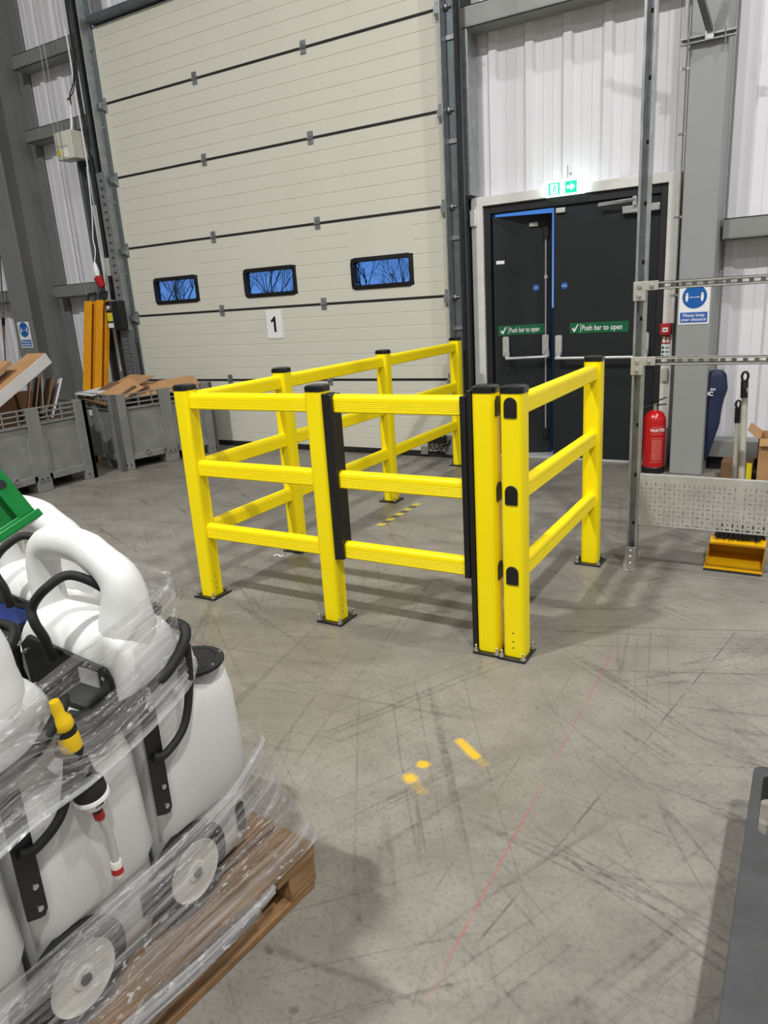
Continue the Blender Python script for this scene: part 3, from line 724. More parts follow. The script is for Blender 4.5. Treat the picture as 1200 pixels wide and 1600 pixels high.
def upright(x):
    m = MB(); h = 6.2
    m.box(x - .0285, x - .026, SY - .02, SY + .021, .02, h); m.box(x + .026, x + .0285, SY - .02, SY + .021, .02, h)
    m.box(x - .0285, x + .0285, SY + .0185, SY + .021, .02, h)
    m.box(x - .0285, x - .016, SY - .0225, SY - .020, .02, h); m.box(x + .016, x + .0285, SY - .0225, SY - .020, .02, h)
    n = len(m.mi)
    for k in range(20): m.box(x - .006, x + .006, SY + .0165, SY + .0186, .25 + .28 * k, .27 + .28 * k)
    m.mats = ['galv', 'ink']; m.mi = [0] * n + [1] * (len(m.mi) - n)
    u = m.build('upright', None, sf, smooth=False)
    f = MB()
    f.prism([(-.036, 0), (.036, 0), (.030, .13), (-.018, .13)], (x - .004, SY - .040, .004), XA, ZA, (0, .006, 0)); f.box(x - .04, x + .03, SY - .075, SY - .034, 0, .006)
    fb = f.build('foot_bracket', 'zinc', u, bevel=.001)
    for z in (.035, .075, .11): MB().lathe([(.010, 0), (.010, .006), (.006, .012)], (x - .002, SY - .040, z), (0, -1, 0), 8).build('foot_bolt', 'zinc', u)
    return u
upright(-.800); upright(1.25)
for zc in (1.541, 1.163):
    m = MB(); channel_x(m, -.772, 1.23, SY - .02, zc - .021, zc + .021)
    r = m.build('slotted_rail', 'slot_steel', sf, smooth=False)
    b = MB(); b.box(-.835, -.712, SY - .030, SY - .024, zc - .021, zc + .025); b.box(-.835, -.772, SY - .030, SY - .024, zc - .070, zc - .021)
    b.build('corner_plate', 'slot_steel', r, bevel=.002)
    for (x, dz) in ((-.805, 0), (-.745, 0), (-.805, -.048)): MB().lathe([(.011, 0), (.011, .006), (.007, .011)], (x, SY - .030, zc + dz), (0, -1, 0), 8).build('bolt', 'zinc', r)
# perforated sheet: real holes
def perforated(x0, x1, z0, z1, y, n_extra=0):
    m = MB(); U = .0245; hs = .0045
    nx = int((x1 - x0) / U); nz = int((z1 - z0) / U)
    xs_ = [x0 + U * i for i in range(nx + 1)]; xs_[-1] = x1
    zs_ = [z0 + U * i for i in range(nz + 1)]; zs_[-1] = z1
    def cell(xa, xb, za, zb, w, h):
        cx, cz = (xa + xb) / 2, (za + zb) / 2
        o = [(xa, za), (xb, za), (xb, zb), (xa, zb)]; i = [(cx - w, cz - h), (cx + w, cz - h), (cx + w, cz + h), (cx - w, cz + h)]
        m.add([(p[0], y, p[1]) for p in o + i], [(k, (k + 1) % 4, 4 + (k + 1) % 4, 4 + k) for k in range(4)])
    for i in range(nx):
        for j in range(nz):
            xa, xb, za, zb = xs_[i], xs_[i + 1], zs_[j], zs_[j + 1]
            if j == nz - 1: m.add([(xa, y, za), (xb, y, za), (xb, y, zb), (xa, y, zb)], [(0, 1, 2, 3)]); continue
            if (i + j) % 2: cell(xa, xb, za, zb, .0034, .0034)
            elif j % 2: cell(xa, xb, za, zb, .0034, .0100)
            else: cell(xa, xb, za, zb, .0100, .0034)
    m.box(x0, x1, y, y + .035, z1, z1 + .002); m.box(x0, x1, y, y + .02, z0 - .002, z0)
    return m
perforated(-.770, 1.22, .268, .550, SY - .018).build('perforated_sheet', 'slot_steel', sf, smooth=False, fix=False)

# channel clamped across the column with the raking brace
bc = thing('strut_bracket', 'short galvanised channel clamped across the light grey column, with a raking brace', 'steel bracket', (-.86, 6.3, 3.2))
m = MB(); x0, x1, yb = -1.04, -.672, 6.285
m.box(x0, x1, yb + .037, yb + .04, 3.192, 3.233); m.box(x0, x1, yb, yb + .04, 3.230, 3.234); m.box(x0, x1, yb, yb + .04, 3.191, 3.195)
m.box(x0, x1, yb - .002, yb, 3.222, 3.234); m.box(x0, x1, yb - .002, yb, 3.191, 3.199)
m.build('channel', 'galv', bc, bevel=.001)
for x in (-.985, -.74):
    c_ = MB(); c_.tube([(x, yb - .008, 3.15), (x, yb - .008, 3.28)], .005, 8); c_.tube([(x, yb - .008, 3.165), (x, 6.33, 3.165)], .005, 8); c_.build('beam_clamp', 'zinc', bc)
br = MB(); e0, e1 = Vector((-.845, 6.25, 3.24)), Vector((-1.05, 5.55, 3.95)); dd = (e1 - e0).normalized(); sd = dd.cross(XA).normalized()
br.obox((e0 + e1) / 2, dd, XA, sd, (e1 - e0).length / 2, .0205, .0015); br.obox((e0 + e1) / 2 + XA * .02 + sd * .02, dd, sd, XA, (e1 - e0).length / 2, .02, .0015); br.obox((e0 + e1) / 2 - XA * .02 + sd * .02, dd, sd, XA, (e1 - e0).length / 2, .02, .0015)
br.build('raking_brace', 'galv_dark', bc)
h = MB(); h.box(-.875, -.815, yb - .012, yb - .006, 3.19, 3.26); h.lathe([(.016, 0), (.016, .012)], (-.845, yb - .012, 3.255), (0, -1, 0), 8); h.build('brace_hinge', 'zinc', bc, bevel=.002)

# ------------------------------------------------------------------ barriers
def groove_rail_profile(h=.085, w=.052):
    """(across, up): flat ribbed sides, rounded top"""
    p = []; hw = w / 2
    z = -h / 2
    p += [(-hw + .006, z), (hw - .006, z), (hw, z + .006)]
    zz = z + .012
    for k in range(5):
        p += [(hw, zz), (hw - .0022, zz + .0022), (hw, zz + .0044)]; zz += .0085
    top = h / 2; r = hw
    for k in range(0, 13):
        a = PI * k / 12; p.append((r * math.cos(a), top - r * .85 + r * .85 * math.sin(a)))
    zz -= .0085
    for k in range(5):
        p += [(-hw, zz + .0044), (-hw + .0022, zz + .0022), (-hw, zz)]; zz -= .0085
    p += [(-hw, z + .006)]
    return p
RZ = (1.112, .750, .395)
RP = groove_rail_profile()
def rail_x(x0, x1, y, z, parent): return MB().prism(RP, (x0, y, z), YA, ZA, (x1 - x0, 0, 0)).build('rail', 'yellow', parent)
def rail_y(y0, y1, x, z, parent): return MB().prism(RP, (x, y0, z), XA, ZA, (0, y1 - y0, 0)).build('rail', 'yellow', parent)
PH = .0485
def post_profile():
    base = rrect(PH * 2, PH * 2, .024, 6)
    return base
def make_post(x, y, parent, plate=.075, plate_x=None, holes=None):
    px_ = plate_x or plate
    m = MB().prism(post_profile(), (x, y, .012), XA, YA, (0, 0, 1.158))
    po = m.build('post', 'yellow', parent)
    c = MB(); pr = rrect(PH * 2 + .004, PH * 2 + .004, .026, 6); pr2 = rrect(PH * 2 - .022, PH * 2 - .022, .018, 6); n = len(pr)
    vs = [(x + p[0], y + p[1], 1.168) for p in pr] + [(x + p[0], y + p[1], 1.186) for p in pr] + [(x + p[0] * .97, y + p[1] * .97, 1.192) for p in pr] + [(x + p[0], y + p[1], 1.198) for p in pr2]
    c.add(vs, [tuple(range(n))[::-1], tuple(range(3 * n, 4 * n))] + [(r * n + k, r * n + (k + 1) % n, (r + 1) * n + (k + 1) % n, (r + 1) * n + k) for r in range(3) for k in range(n)])
    c.build('post_cap', 'cap', po)
    MB().box(x - px_, x + px_, y - plate, y + plate, 0, .012).build('base_plate', 'black', po, bevel=.003)
    for sx in (-1, 1):
        for sy in (-1, 1):
            b = MB(); cx, cy = x + sx * (px_ - .013), y + sy * (plate - .013)
            b.lathe([(.0125, 0), (.0125, .003), (.009, .003), (.009, .012), (.005, .012), (.005, .030), (.003, .032)], (cx, cy, .012), ZA, 8)
            b.build('anchor_bolt', 'zinc', po)
    if holes:
        hh = MB()
        for (hx, hy, ax) in holes:
            for z in (.055, .085, .125): hh.lathe([(.0035, 0), (.0035, .001)], (x + hx, y + hy, z), ax, 8)
        hh.build('fixing_holes', 'ink', po)
    return po
def plug(x, y, z, u, nrm, parent):
    """arched black blanking plug: u across, nrm outwards"""
    w2, h2 = .0275, .042
    p = [(-w2, -h2 + .004), (-w2 + .004, -h2), (w2 - .004, -h2), (w2, -h2 + .004)] + [(w2 * math.cos(PI * k / 14), h2 - w2 + w2 * math.sin(PI * k / 14)) for k in range(15)]
    return MB().prism(p, (x, y, z), u, ZA, Vector(nrm) * .005).build('blanking_plug', 'black', parent, bevel=.002)

FY, LX, RX = 2.775, -2.855, -1.028
b1 = thing('safety_barrier', 'yellow three-rail safety barrier of five black-capped posts running back to cream door', 'barrier', (LX, FY, 0))
HP = [(PH, -.012, (1, 0, 0))]
for (x, y) in ((LX, FY), (-2.0, FY), (LX, 3.60), (LX, 4.86), (LX, 6.18)): make_post(x, y, b1, holes=HP)
for z in RZ:
    rail_x(LX + PH - .012, -2.0 - PH + .012, FY, z, b1)
    for (a, b) in ((FY, 3.60), (3.60, 4.86), (4.86, 6.18)): rail_y(a + PH - .012, b - PH + .012, LX, z, b1)
MB().box(-1.9515, -1.925, FY - .040, FY + .040, .345, 1.158).build('mounting_strip', 'black', b1, bevel=.003)
gt = thing('barrier_gate', 'yellow three-rail lift gate between black stiles at the front of the barrier', 'gate', (-1.56, FY, 0))
MB().box(-1.9245, -1.898, FY - .044, FY + .040, .350, 1.155).build('gate_stile', 'black', gt, bevel=.003)
MB().box(-1.252, -1.226, FY - .048, FY + .040, .350, 1.155).build('gate_stile', 'black', gt, bevel=.003)
for z in RZ: rail_x(-1.902, -1.248, FY, z, gt)
gp_ = thing('gate_post', 'yellow gate post with black strip and side plugs, left of the closest pair', 'post', (-1.152, FY, 0))
pp = make_post(-1.152, FY, gp_, plate_x=.0625, plate=.072)
MB().box(-1.2245, -1.2025, FY - .042, FY + .042, .013, 1.178).build('latch_strip', 'black', gp_, bevel=.003)
for z in RZ: plug(-1.152 + PH, FY, z, YA, (1, 0, 0), gp_)
b2 = thing('safety_barrier', 'short yellow barrier of two posts and three rails, right of the gate', 'barrier', (RX, FY, 0))
pa = make_post(RX, FY - .002, b2, plate_x=.0625, plate=.075, holes=[(0, -PH, (0, -1, 0))]); make_post(-1.034, 4.03, b2)
for z in RZ:
    rail_y(FY + PH - .012, 4.03 - PH + .012, -1.03, z, b2); plug(RX, FY - .002 - PH, z, XA, (0, -1, 0), b2)

# hazard tape on the floor
tp = MB()
for k in range(9):
    y0 = 4.22 + .068 * k; m_ = 'label_yellow' if k % 2 == 0 else 'col_grey2'
    tp.add([(-2.63, y0, .0012), (-2.575, y0 + .012, .0012), (-2.575, y0 + .08, .0012), (-2.63, y0 + .068, .0012)], [(0, 1, 2, 3)], m_)
M['tape_yellow'] = mat('worn_yellow_tape', rgb(204, 184, 76), .6, var=.12, vscale=30); M['tape_grey'] = mat('worn_black_tape', rgb(92, 88, 82), .6, var=.1, vscale=30)
tp.mats = ['tape_yellow', 'tape_grey']
tag(tp.build('hazard_tape', None, smooth=False), 'worn yellow and black hazard tape strip on the floor inside barrier', 'floor tape')
for (x, y, a, lb) in ((-2.93, 3.42, .3, 'tiny white scrap of wrap on the floor by a barrier post'),):
    tag(MB().tube(spline([(x, y, .004), (x + .02, y + .02, .010), (x + .05, y + .01, .005), (x + .06, y + .03, .006)]), .004, 6).build('film_scrap', 'white'), lb, 'litter')

# ------------------------------------------------------------------ fire extinguisher
fe = thing('fire_extinguisher', 'red water fire extinguisher on the floor beside the light grey column', 'fire extinguisher', (-1.11, 6.33, 0))
MB().lathe([(.088, .045), (.090, .06), (.090, .44), (.086, .47), (.070, .505), (.045, .525), (.022, .535)], (-1.115, 6.36, 0), ZA, 28).build('cylinder', 'red', fe)
MB().lathe([(.088, 0), (.094, .005), (.094, .05), (.090, .055)], (-1.115, 6.36, 0), ZA, 28).build('base_skirt', 'black', fe)
hd = MB(); hd.lathe([(.020, .53), (.022, .55), (.018, .585), (.008, .59)], (-1.115, 6.36, 0), ZA, 14)
vh = hd.build('valve', 'zinc', fe)
q = MB(); q.obox((-1.09, 6.345, .615), (1, -.2, .45), YA, (-.45, 0, 1), .075, .010, .005); q.obox((-1.08, 6.345, .580), (1, -.2, .12), YA, (-.12, 0, 1), .06, .010, .005); q.build('handle_lever', 'black', vh, bevel=.003)
MB().tube(spline([(-1.13, 6.35, .57), (-1.19, 6.33, .555), (-1.222, 6.31, .48), (-1.226, 6.30, .30), (-1.215, 6.30, .14)]), .010, 10).build('hose', 'rubber', fe)
def on_cyl(cx, cy, r, a0, a1, z0, z1, n=14):
    mb = MB(); vs = []
    for k in range(n + 1):
        a = math.radians(a0 + (a1 - a0) * k / n)
        vs += [(cx + r * math.sin(a), cy - r * math.cos(a), z0), (cx + r * math.sin(a), cy - r * math.cos(a), z1)]
    mb.add(vs, [(2 * k, 2 * k + 2, 2 * k + 3, 2 * k + 1) for k in range(n)]); return mb
M['label_line'] = mat('pale_print', rgb(232, 150, 140), .5, var=.02)
lab = MB()
for (z0, z1) in ((.34, .343), (.40, .403), (.10, .103), (.303, .306)):
    k = on_cyl(-1.115, 6.36, .0908, -5, 62, z0, z1); lab.v += k.v; lab.f += [[i + len(lab.v) - len(k.v) for i in f] for f in k.f]; lab.mi += k.mi
random.seed(3)
for r in range(14):
    z = .12 + .0128 * r; a = 0
    while a < 52:
        d = random.uniform(4, 12); k = on_cyl(-1.115, 6.36, .0908, a, min(a + d, 55), z, z + .005, 3)
        lab.v += k.v; lab.f += [[i + len(lab.v) - len(k.v) for i in f] for f in k.f]; lab.mi += k.mi; a += d + 2.5
lab.build('printed_label', 'label_line', fe, smooth=False)
tm = text('wording', 'WATER', .038, (0, 0, 0), XA, ZA, 'white', fe, thick=.0004, bold=.001)
for q in tm.data.vertices:      # wrap the word round the cylinder
    w_ = q.co + OFF[fe]; a = w_.x / .091 + math.radians(30); rr = .0909 - w_.y
    q.co = Vector((-1.115 + rr * math.sin(a), 6.36 - rr * math.cos(a), .372 + w_.z)) - OFF[fe]

# ------------------------------------------------------------------ umbrella, dustpan set, cartons by the wall
um = thing('umbrella', 'closed navy umbrella with white lettering hanging behind the grey column', 'umbrella', (-.66, 6.42, .1))
m = MB(); prof = [(.86, .030, .0), (.83, .075, .012), (.74, .082, .014), (.70, .095, .02), (.64, .080, .012), (.52, .074, .01), (.42, .078, .01), (.34, .055, .006), (.22, .032, .004), (.10, .008, 0)]
n = 20; vs = []
for (z, r, fo) in prof:
    for k in range(n):
        a = 2 * PI * k / n; rr = r + fo * math.cos(a * 5 + z * 6)
        vs.append((-.665 + rr * math.cos(a) - (.86 - z) * .06, 6.43 + rr * .55 * math.sin(a), z))
m.add(vs, [(i * n + k, i * n + (k + 1) % n, (i + 1) * n + (k + 1) % n, (i + 1) * n + k) for i in range(len(prof) - 1) for k in range(n)] + [tuple(range(n)), tuple(range((len(prof) - 1) * n, len(prof) * n))[::-1]])
m.build('canopy', 'navy', um, sub=1)
tips = MB()
for dx in (-.05, -.005, .018, .04): tips.lathe([(.004, 0), (.005, .02), (.002, .03)], (-.66 + dx, 6.42, .845), ZA, 8)
tips.build('rib_tip', 'zinc', um)
lg = MB()      # partial white print as seen past the column
for x in (-.700, -.686, -.672): lg.prism([(0, 0), (.008, 0), (.012, .016), (.004, .016)], (x, 6.350, .70), XA, ZA, (0, .002, 0))
lg.build('print_mark', 'white', um, smooth=False)
text('wording', 'IC', .045, (-.697, 6.355, .672), XA, ZA, 'white', um, thick=.001, bold=.0015)

dp = thing('dustpan', 'yellow long-handled dustpan on the floor under the perforated sheet', 'dustpan', (-.27, 4.3, 0))
A0, A1 = -.432, -.140
m = MB(); th = .004
m.box(A0, A1, 4.13, 4.46, .002, .002 + th)
m.box(A0, A1, 4.455, 4.46, .004, .105)
for x in (A0, A1 - th): m.prism([(4.135, .004), (4.46, .004), (4.46, .105), (4.38, .088)], (x, 0, 0), YA, ZA, (th, 0, 0))
m.obox(((A0 + A1) / 2, 4.395, .080), XA, (0, 1, -.12), (0, .12, 1), (A1 - A0) / 2, .065, .002)
m.obox(((A0 + A1) / 2, 4.385, .098), XA, (0, 1, .3), (0, -.3, 1), (A1 - A0) / 2 - .002, .03, .002)
m.build('pan', 'pan_yellow', dp, bevel=.001)
MB().box(A0, A1, 4.115, 4.14, 0, .006).build('lip', 'rubber', dp, bevel=.002)
MB().tube([(-.330, 4.47, .08), (-.352, 4.60, .82)], .013, 12).build('handle', 'pole_grey', dp)
g = MB(); g.tube([(-.350, 4.588, .75), (-.353, 4.602, .835)], .016, 12); g.tube([(-.353 + .013 * math.cos(a), 4.606, .855 + .022 * math.sin(a)) for a in [2 * PI * k / 14 for k in range(14)]], .006, 8, closed=True)
g.build('grip', 'black', dp)
bm_ = thing('lobby_broom', 'long grey-handled broom with black bristles standing inside the yellow dustpan', 'broom', (-.25, 4.38, 0))
MB().tube([(-.285, 4.415, .18), (-.318, 4.52, .96)], .017, 12).build('handle', 'pole_grey', bm_)
g = MB(); g.tube([(-.319, 4.512, .905), (-.324, 4.528, 1.0)], .020, 12); g.tube([(-.324 + .016 * math.cos(a), 4.532, 1.022 + .026 * math.sin(a)) for a in [2 * PI * k / 14 for k in range(14)]], .007, 8, closed=True)
g.build('grip', 'black', bm_)
b = MB(); random.seed(5)
b.box(-.40, -.15, 4.39, 4.44, .165, .195)
for k in range(170):
    x = random.uniform(-.40, -.16); y = random.uniform(4.39, 4.44); b.tube([(x, y, .165), (x + random.uniform(-.02, .02), y - random.uniform(.0, .03), .106 + random.uniform(0, .02))], .004, 4)
b.build('brush_head', 'bristle', bm_)

def open_carton(name, label, x0, x1, y0, y1, z0, z1, flaps, m='card', group=None, rz=0):
    t = thing(name, label, 'cardboard box', ((x0 + x1) / 2, (y0 + y1) / 2, z0), 0, group)
    b = MB(); e = .006
    b.box(x0, x1, y0, y1, z0, z0 + e); b.box(x0, x1, y0, y0 + e, z0, z1); b.box(x0, x1, y1 - e, y1, z0, z1); b.box(x0, x0 + e, y0, y1, z0, z1); b.box(x1 - e, x1, y0, y1, z0, z1)
    b.build('box_body', m, t, smooth=False)
    for (c, ax, ay, hx, hy) in flaps:
        ax, ay = Vector(ax).normalized(), Vector(ay).normalized()
        MB().obox(c, ax, ay, ax.cross(ay), hx, hy, .003).build('flap', m, t, smooth=False)
    return t
open_carton('cardboard_box', 'tall open brown cardboard box with a curled flap at right edge', -.31, .05, 6.10, 6.45, 0, .37, [((-.345, 6.27, .40), (0, 1, 0), (-1, 0, .75), .17, .055), ((-.13, 6.08, .345), (1, 0, 0), (0, -.5, -1), .17, .03)])
cb_ = thing('small_carton', 'small closed brown carton on the floor between umbrella and broom handles', 'cardboard box', (-.46, 6.3, 0))
MB().box(-.57, -.34, 6.22, 6.40, 0, .15).build('box_body', 'card_dark', cb_, bevel=.003)
MB().box(-.385, -.345, 6.214, 6.22, .01, .148).build('side_label', 'label_yellow', cb_, smooth=False)
tag(MB().tube([(-.72, 5.95, .012), (-.58, 6.16, .012)], .010, 8).build('white_rod', 'white'), 'short white rod lying on the floor near the foot of the grey column', 'rod')

# ------------------------------------------------------------------ bulk bins
def make_bin(label):
    """origin: corner nearest the camera right; +y along the front face, -x into the depth"""
    t = thing('bulk_bin', label, 'pallet box', (0, 0, 0), 0, 'grey plastic pallet boxes of cardboard')
    L, W, H = 1.18, .98, .80
    b = MB()
    faces = [((0, 0), (0, 1), L, (-1, 0)), ((-W, L), (0, -1), L, (1, 0)), ((0, L), (-1, 0), W, (0, -1)), ((-W, 0), (1, 0), W, (0, 1))]
    def blk(o, u, nrm, a0, a1, d0, d1, z0, z1):
        o, u, nrm = Vector((*o, 0)), Vector((*u, 0)), Vector((*nrm, 0))
        c = o + u * (a0 + a1) / 2 + nrm * (d0 + d1) / 2; b.obox(c + ZA * (z0 + z1) / 2, u, nrm, ZA, (a1 - a0) / 2, abs(d1 - d0) / 2, (z1 - z0) / 2)
    for (o, u, S, inn) in faces:
        blk(o, u, inn, .02, S - .02, .035, .05, .10, .64)                 # recessed panel
        blk(o, u, inn, .02, S - .02, .012, .05, .10, .165)                # lower band
        blk(o, u, inn, 0, .135, .0, .05, .0, H); blk(o, u, inn, S - .135, S, .0, .05, .0, H)     # corner columns
        blk(o, u, inn, S / 2 - .065, S / 2 + .065, .004, .05, .10, H)      # centre rib
        blk(o, u, inn, S / 2 - .1, S / 2 + .1, .012, .05, .10, .52)
        for z in (.635, .69, .74, .785): blk(o, u, inn, .02, S - .02, .015, .035, z, z + .014)
        x = .135
        while x < S - .135:
            blk(o, u, inn, x, x + .012, .015, .035, .635, H); x += .1525
        blk(o, u, inn, .02, S - .02, .035, .042, .64, .66)
    b.box(-W + .03, -.03, .03, L - .03, .12, .15)
    b.build('tub', 'bin_grey', t, bevel=.006)
    for x in (-W / 2,):
        for y in (.08, L / 2, L - .08): MB().box(x - .10, x + .10, y - .06, y + .06, 0, .12).build('foot', 'bin_grey', t, bevel=.006)
    for y in (L / 2,): 
        for x in (-.09, -W + .09): MB().box(x - .08, x + .08, y - .08, y + .08, 0, .12).build('foot', 'bin_grey', t, bevel=.006)
    MB().lathe([(.03, 0), (.03, .02), (.018, .02), (.018, .005)], (-.012, .30, .17), XA, 18).build('drain_boss', 'bin_grey', t)
    hl = MB()
    for (y, z) in ((.045, .06), (.095, .055), (L / 2 - .03, .125), (L / 2 + .03, .125), (L - .095, .055), (L - .045, .06)): hl.lathe([(.009, 0), (.009, .002)], (.0005, y, z), XA, 10)
    hl.build('drain_hole', 'ink', t)
    return t
bA = make_bin('grey plastic pallet box at left edge, holding a white-faced carton on slanting cardboard')
bB = dup(bA, (-6.17, 4.98, 0), -math.radians(15), 'grey plastic pallet box standing against the cream door, full of brown cardboard')
bA.location = (-6.25, 3.54, 0)
lb = MB().box(-6.80, -6.74, 0, .004, 0, .05)
MB().box(-.62, -.55, -.0035, .0, .56, .62).build('paper_label', 'white', bB, smooth=False)

def sheet(label, c, ax, ay, hx, hy, th=.005, m='card', edge=None, group='cardboard sheets in the grey pallet boxes'):
    ax, ay = Vector(ax).normalized(), Vector(ay); ay = (ay - ax * ay.dot(ax)).normalized()
    o = MB().obox(c, ax, ay, ax.cross(ay), hx, hy, th).build('cardboard_sheet', m, smooth=False)
    return tag(o, label, 'cardboard', group)
# bin by the left edge
lc_ = thing('flat_carton', 'large flat white-sided carton slanting up out of the left pallet box', 'cardboard box', (-6.8, 4.0, .85))
cdir = Vector((0, .875, .485)); cn = Vector((0, -.485, .875))
c0 = Vector((-6.60, 3.98, .905))
MB().obox(c0, cdir, XA, cn, .66, .14, .055).build('carton_side', 'card_white', lc_, bevel=.003)
MB().obox(c0 + cn * .057, cdir, XA, cn, .655, .137, .0025).build('carton_top', 'card', lc_, smooth=False)
MB().obox(c0 + cn * .078 + Vector((-.05, -.16, 0)), cdir, XA, cn, .50, .10, .020).build('top_flap', 'card', lc_, smooth=False)
sheet('dark brown cardboard sheet leaning upright in left pallet box, nearest the white-sided carton', (-6.60, 4.34, .82), (.05, .28, 1), (-.85, .55, 0), .20, .18, m='card_dark')
sheet('brown cardboard sheet second from the white-sided carton in left pallet box', (-6.60, 4.42, .84), (.05, .30, 1), (-.85, .50, 0), .21, .20, m='card_dark')
sheet('white-faced cardboard sheet showing in a gap between brown sheets, left pallet box', (-6.66, 4.50, .86), (0, .15, 1), (-.85, .25, 0), .18, .13, m='card_white')
sheet('tall brown cardboard sheet leaning to the right in left pallet box', (-6.58, 4.53, .84), (.05, .42, 1), (-.85, .42, 0), .20, .18, m='card_dark')
sheet('pale edged cardboard sheet at the right end of left pallet box', (-6.54, 4.58, .82), (.05, .46, 1), (-.85, .42, 0), .20, .17, m='card_white')
sheet('broad dark cardboard sheet lying inside left pallet box below the white-sided carton', (-6.72, 4.10, .60), (0, 1, .05), (1, 0, .1), .50, .40, m='card_dark')
sheet('large dark brown cardboard panel standing in the left pallet box under the white-sided carton', (-6.95, 4.02, .70), (0, 1, .12), (0, 0, 1), .42, .26, m='card_dark')
sheet('folded brown cardboard panel standing behind the thin upright sheets, left pallet box', (-6.98, 4.50, .68), (.3, 1, 0), (0, 0, 1), .14, .22, m='card_dark')
# bin by the door
def binB(x, y, z):
    a = -math.radians(15); return Vector((-6.17 + x * math.cos(a) - y * math.sin(a), 4.98 + x * math.sin(a) + y * math.cos(a), z))
fdir = Vector((math.sin(math.radians(15)), math.cos(math.radians(15)), 0)); ddir = Vector((-math.cos(math.radians(15)), math.sin(math.radians(15)), 0))
sheet('long brown cardboard sheet along the front rim of the pallet box by the cream door', binB(-.20, .72, .80), fdir + ZA * .03, ddir + ZA * .75, .40, .10)
sheet('brown cardboard flap folded over the left front corner of pallet box by cream door', binB(-.22, .22, .81), fdir + ZA * .35, ddir + ZA * .55, .19, .12)
sheet('brown cardboard sheet sloping up in the middle of the pallet box by the cream door', binB(-.5, .35, .83), fdir + ZA * .36, ddir, .28, .28)
sheet('dark cardboard sheet edge-on at the left of the pallet box by the cream door', binB(-.40, .16, .79), fdir + ZA * .42, ddir + ZA * .1, .20, .25, m='card_dark')
sheet('pale cardboard sheet overhanging the left side of the pallet box by cream door', binB(-.62, .10, .80), fdir + ZA * .12, ddir, .14, .22, m='card_white')
sheet('second dark cardboard sheet beneath the sloping one, pallet box by cream door', binB(-.42, .28, .77), fdir + ZA * .30, ddir + ZA * .05, .24, .25, m='card_dark')
sheet('flat brown cardboard sheet at the back of the pallet box by cream door', binB(-.65, .8, .78), fdir, ddir + ZA * .1, .30, .22)

# orange steel channels leaning at the wall
def fork(x, label, w_):
    t = thing('fork_extension', label, 'fork extension', (x, 6.36, 0), 0, 'orange steel fork extensions')
    y = 6.30
    m = MB(); m.box(x - w_ / 2, x + w_ / 2, y + .05, y + .062, 0, 1.80); m.box(x - w_ / 2, x - w_ / 2 + .012, y, y + .05, 0, 1.80); m.box(x + w_ / 2 - .012, x + w_ / 2, y, y + .05, 0, 1.80)
    m.box(x - w_ / 2, x + w_ / 2, y, y + .05, 0, .03)
    m.box(x - w_ / 2, x + w_ / 2 - .05, y - .012, y, 0, 1.80)
    m.build('sleeve', 'orange', t, bevel=.003)
    MB().tube(spline([(x - w_ * .33, y + .025, 1.78), (x - w_ * .33, y + .025, 1.88), (x - w_ * .25, y + .025, 1.895), (x + w_ * .3, y + .025, 1.895), (x + w_ * .38, y + .025, 1.88), (x + w_ * .38, y + .025, 1.55)], 5), .010, 8).build('locking_rod', 'rubber', t)
    t.rotation_euler = (-math.radians(13), 0, 0); t.location = (x, 5.93, .015)
    return t
fork(-7.90 + .02, 'orange steel fork extension leaning on the wall, the left one of two', .19)
fork(-7.665, 'orange steel fork extension leaning on the wall, the right one of two', .175)

# rods at far left
rp = thing('window_pole', 'thin grey pole with a wooden middle grip leaning at the far left wall', 'pole', (-9.9, 6.4, .3))
MB().tube([(-9.70, 6.40, 2.5), (-9.92, 6.40, 1.66)], .012, 8).build('upper_rod', 'galv', rp)
MB().tube([(-9.92, 6.40, 1.66), (-9.95, 6.40, 1.56)], .022, 10).build('black_collar', 'black', rp)
MB().tube([(-9.95, 6.40, 1.56), (-10.0, 6.40, 1.36)], [.02, .012], 10).build('wooden_grip', 'wood', rp)
MB().tube([(-10.0, 6.40, 1.36), (-10.35, 6.40, 0.0)], .012, 8).build('lower_rod', 'galv', rp)
tag(MB().box(-9.75, -9.62, 6.45, 6.6, 0, 5).build('side_post', 'galv_dark', bevel=.004), 'narrow grey steel post left of the wide column at far left', 'steel post')

# ------------------------------------------------------------------ pallet with wrapped carts
PR = -math.radians(6.5)
pw = thing('wooden_pallet', 'worn wooden pallet under the film-wrapped white carts, bottom left', 'pallet', (-1.062, 1.275, 0), PR)
# local: corner at origin, pallet extends to -x and -y
OFF[pw] = Vector()
PL, PWD, PT = 1.25, 1.0, .145
for k in range(7):
    wdt = .125 if k in (0, 3, 6) else .095
    x = -(.0 + (PWD - wdt) * k / 6)
    MB().box(x - wdt, x, -PL, 0, PT - .022, PT).build('deck_board', 'wood', pw, bevel=.003)
for y in (0, -PL / 2 + .0725, -PL + .145):
    MB().box(-PWD, 0, y - .145, y, PT - .044, PT - .022).build('cross_board', 'wood', pw, bevel=.003)
for y in (0, -PL / 2 + .05, -PL + .1):
    for x in (0, -PWD / 2 + .05, -PWD + .1): MB().box(x - .1, x - .002, y - .1, y - .002, .022, PT - .044).build('block', 'wood', pw, bevel=.004)
for x in (0, -PWD / 2 + .05, -PWD + .1): MB().box(x - .1, x - .004, -PL, -.01, 0, .022).build('bottom_board', 'wood', pw, bevel=.003)

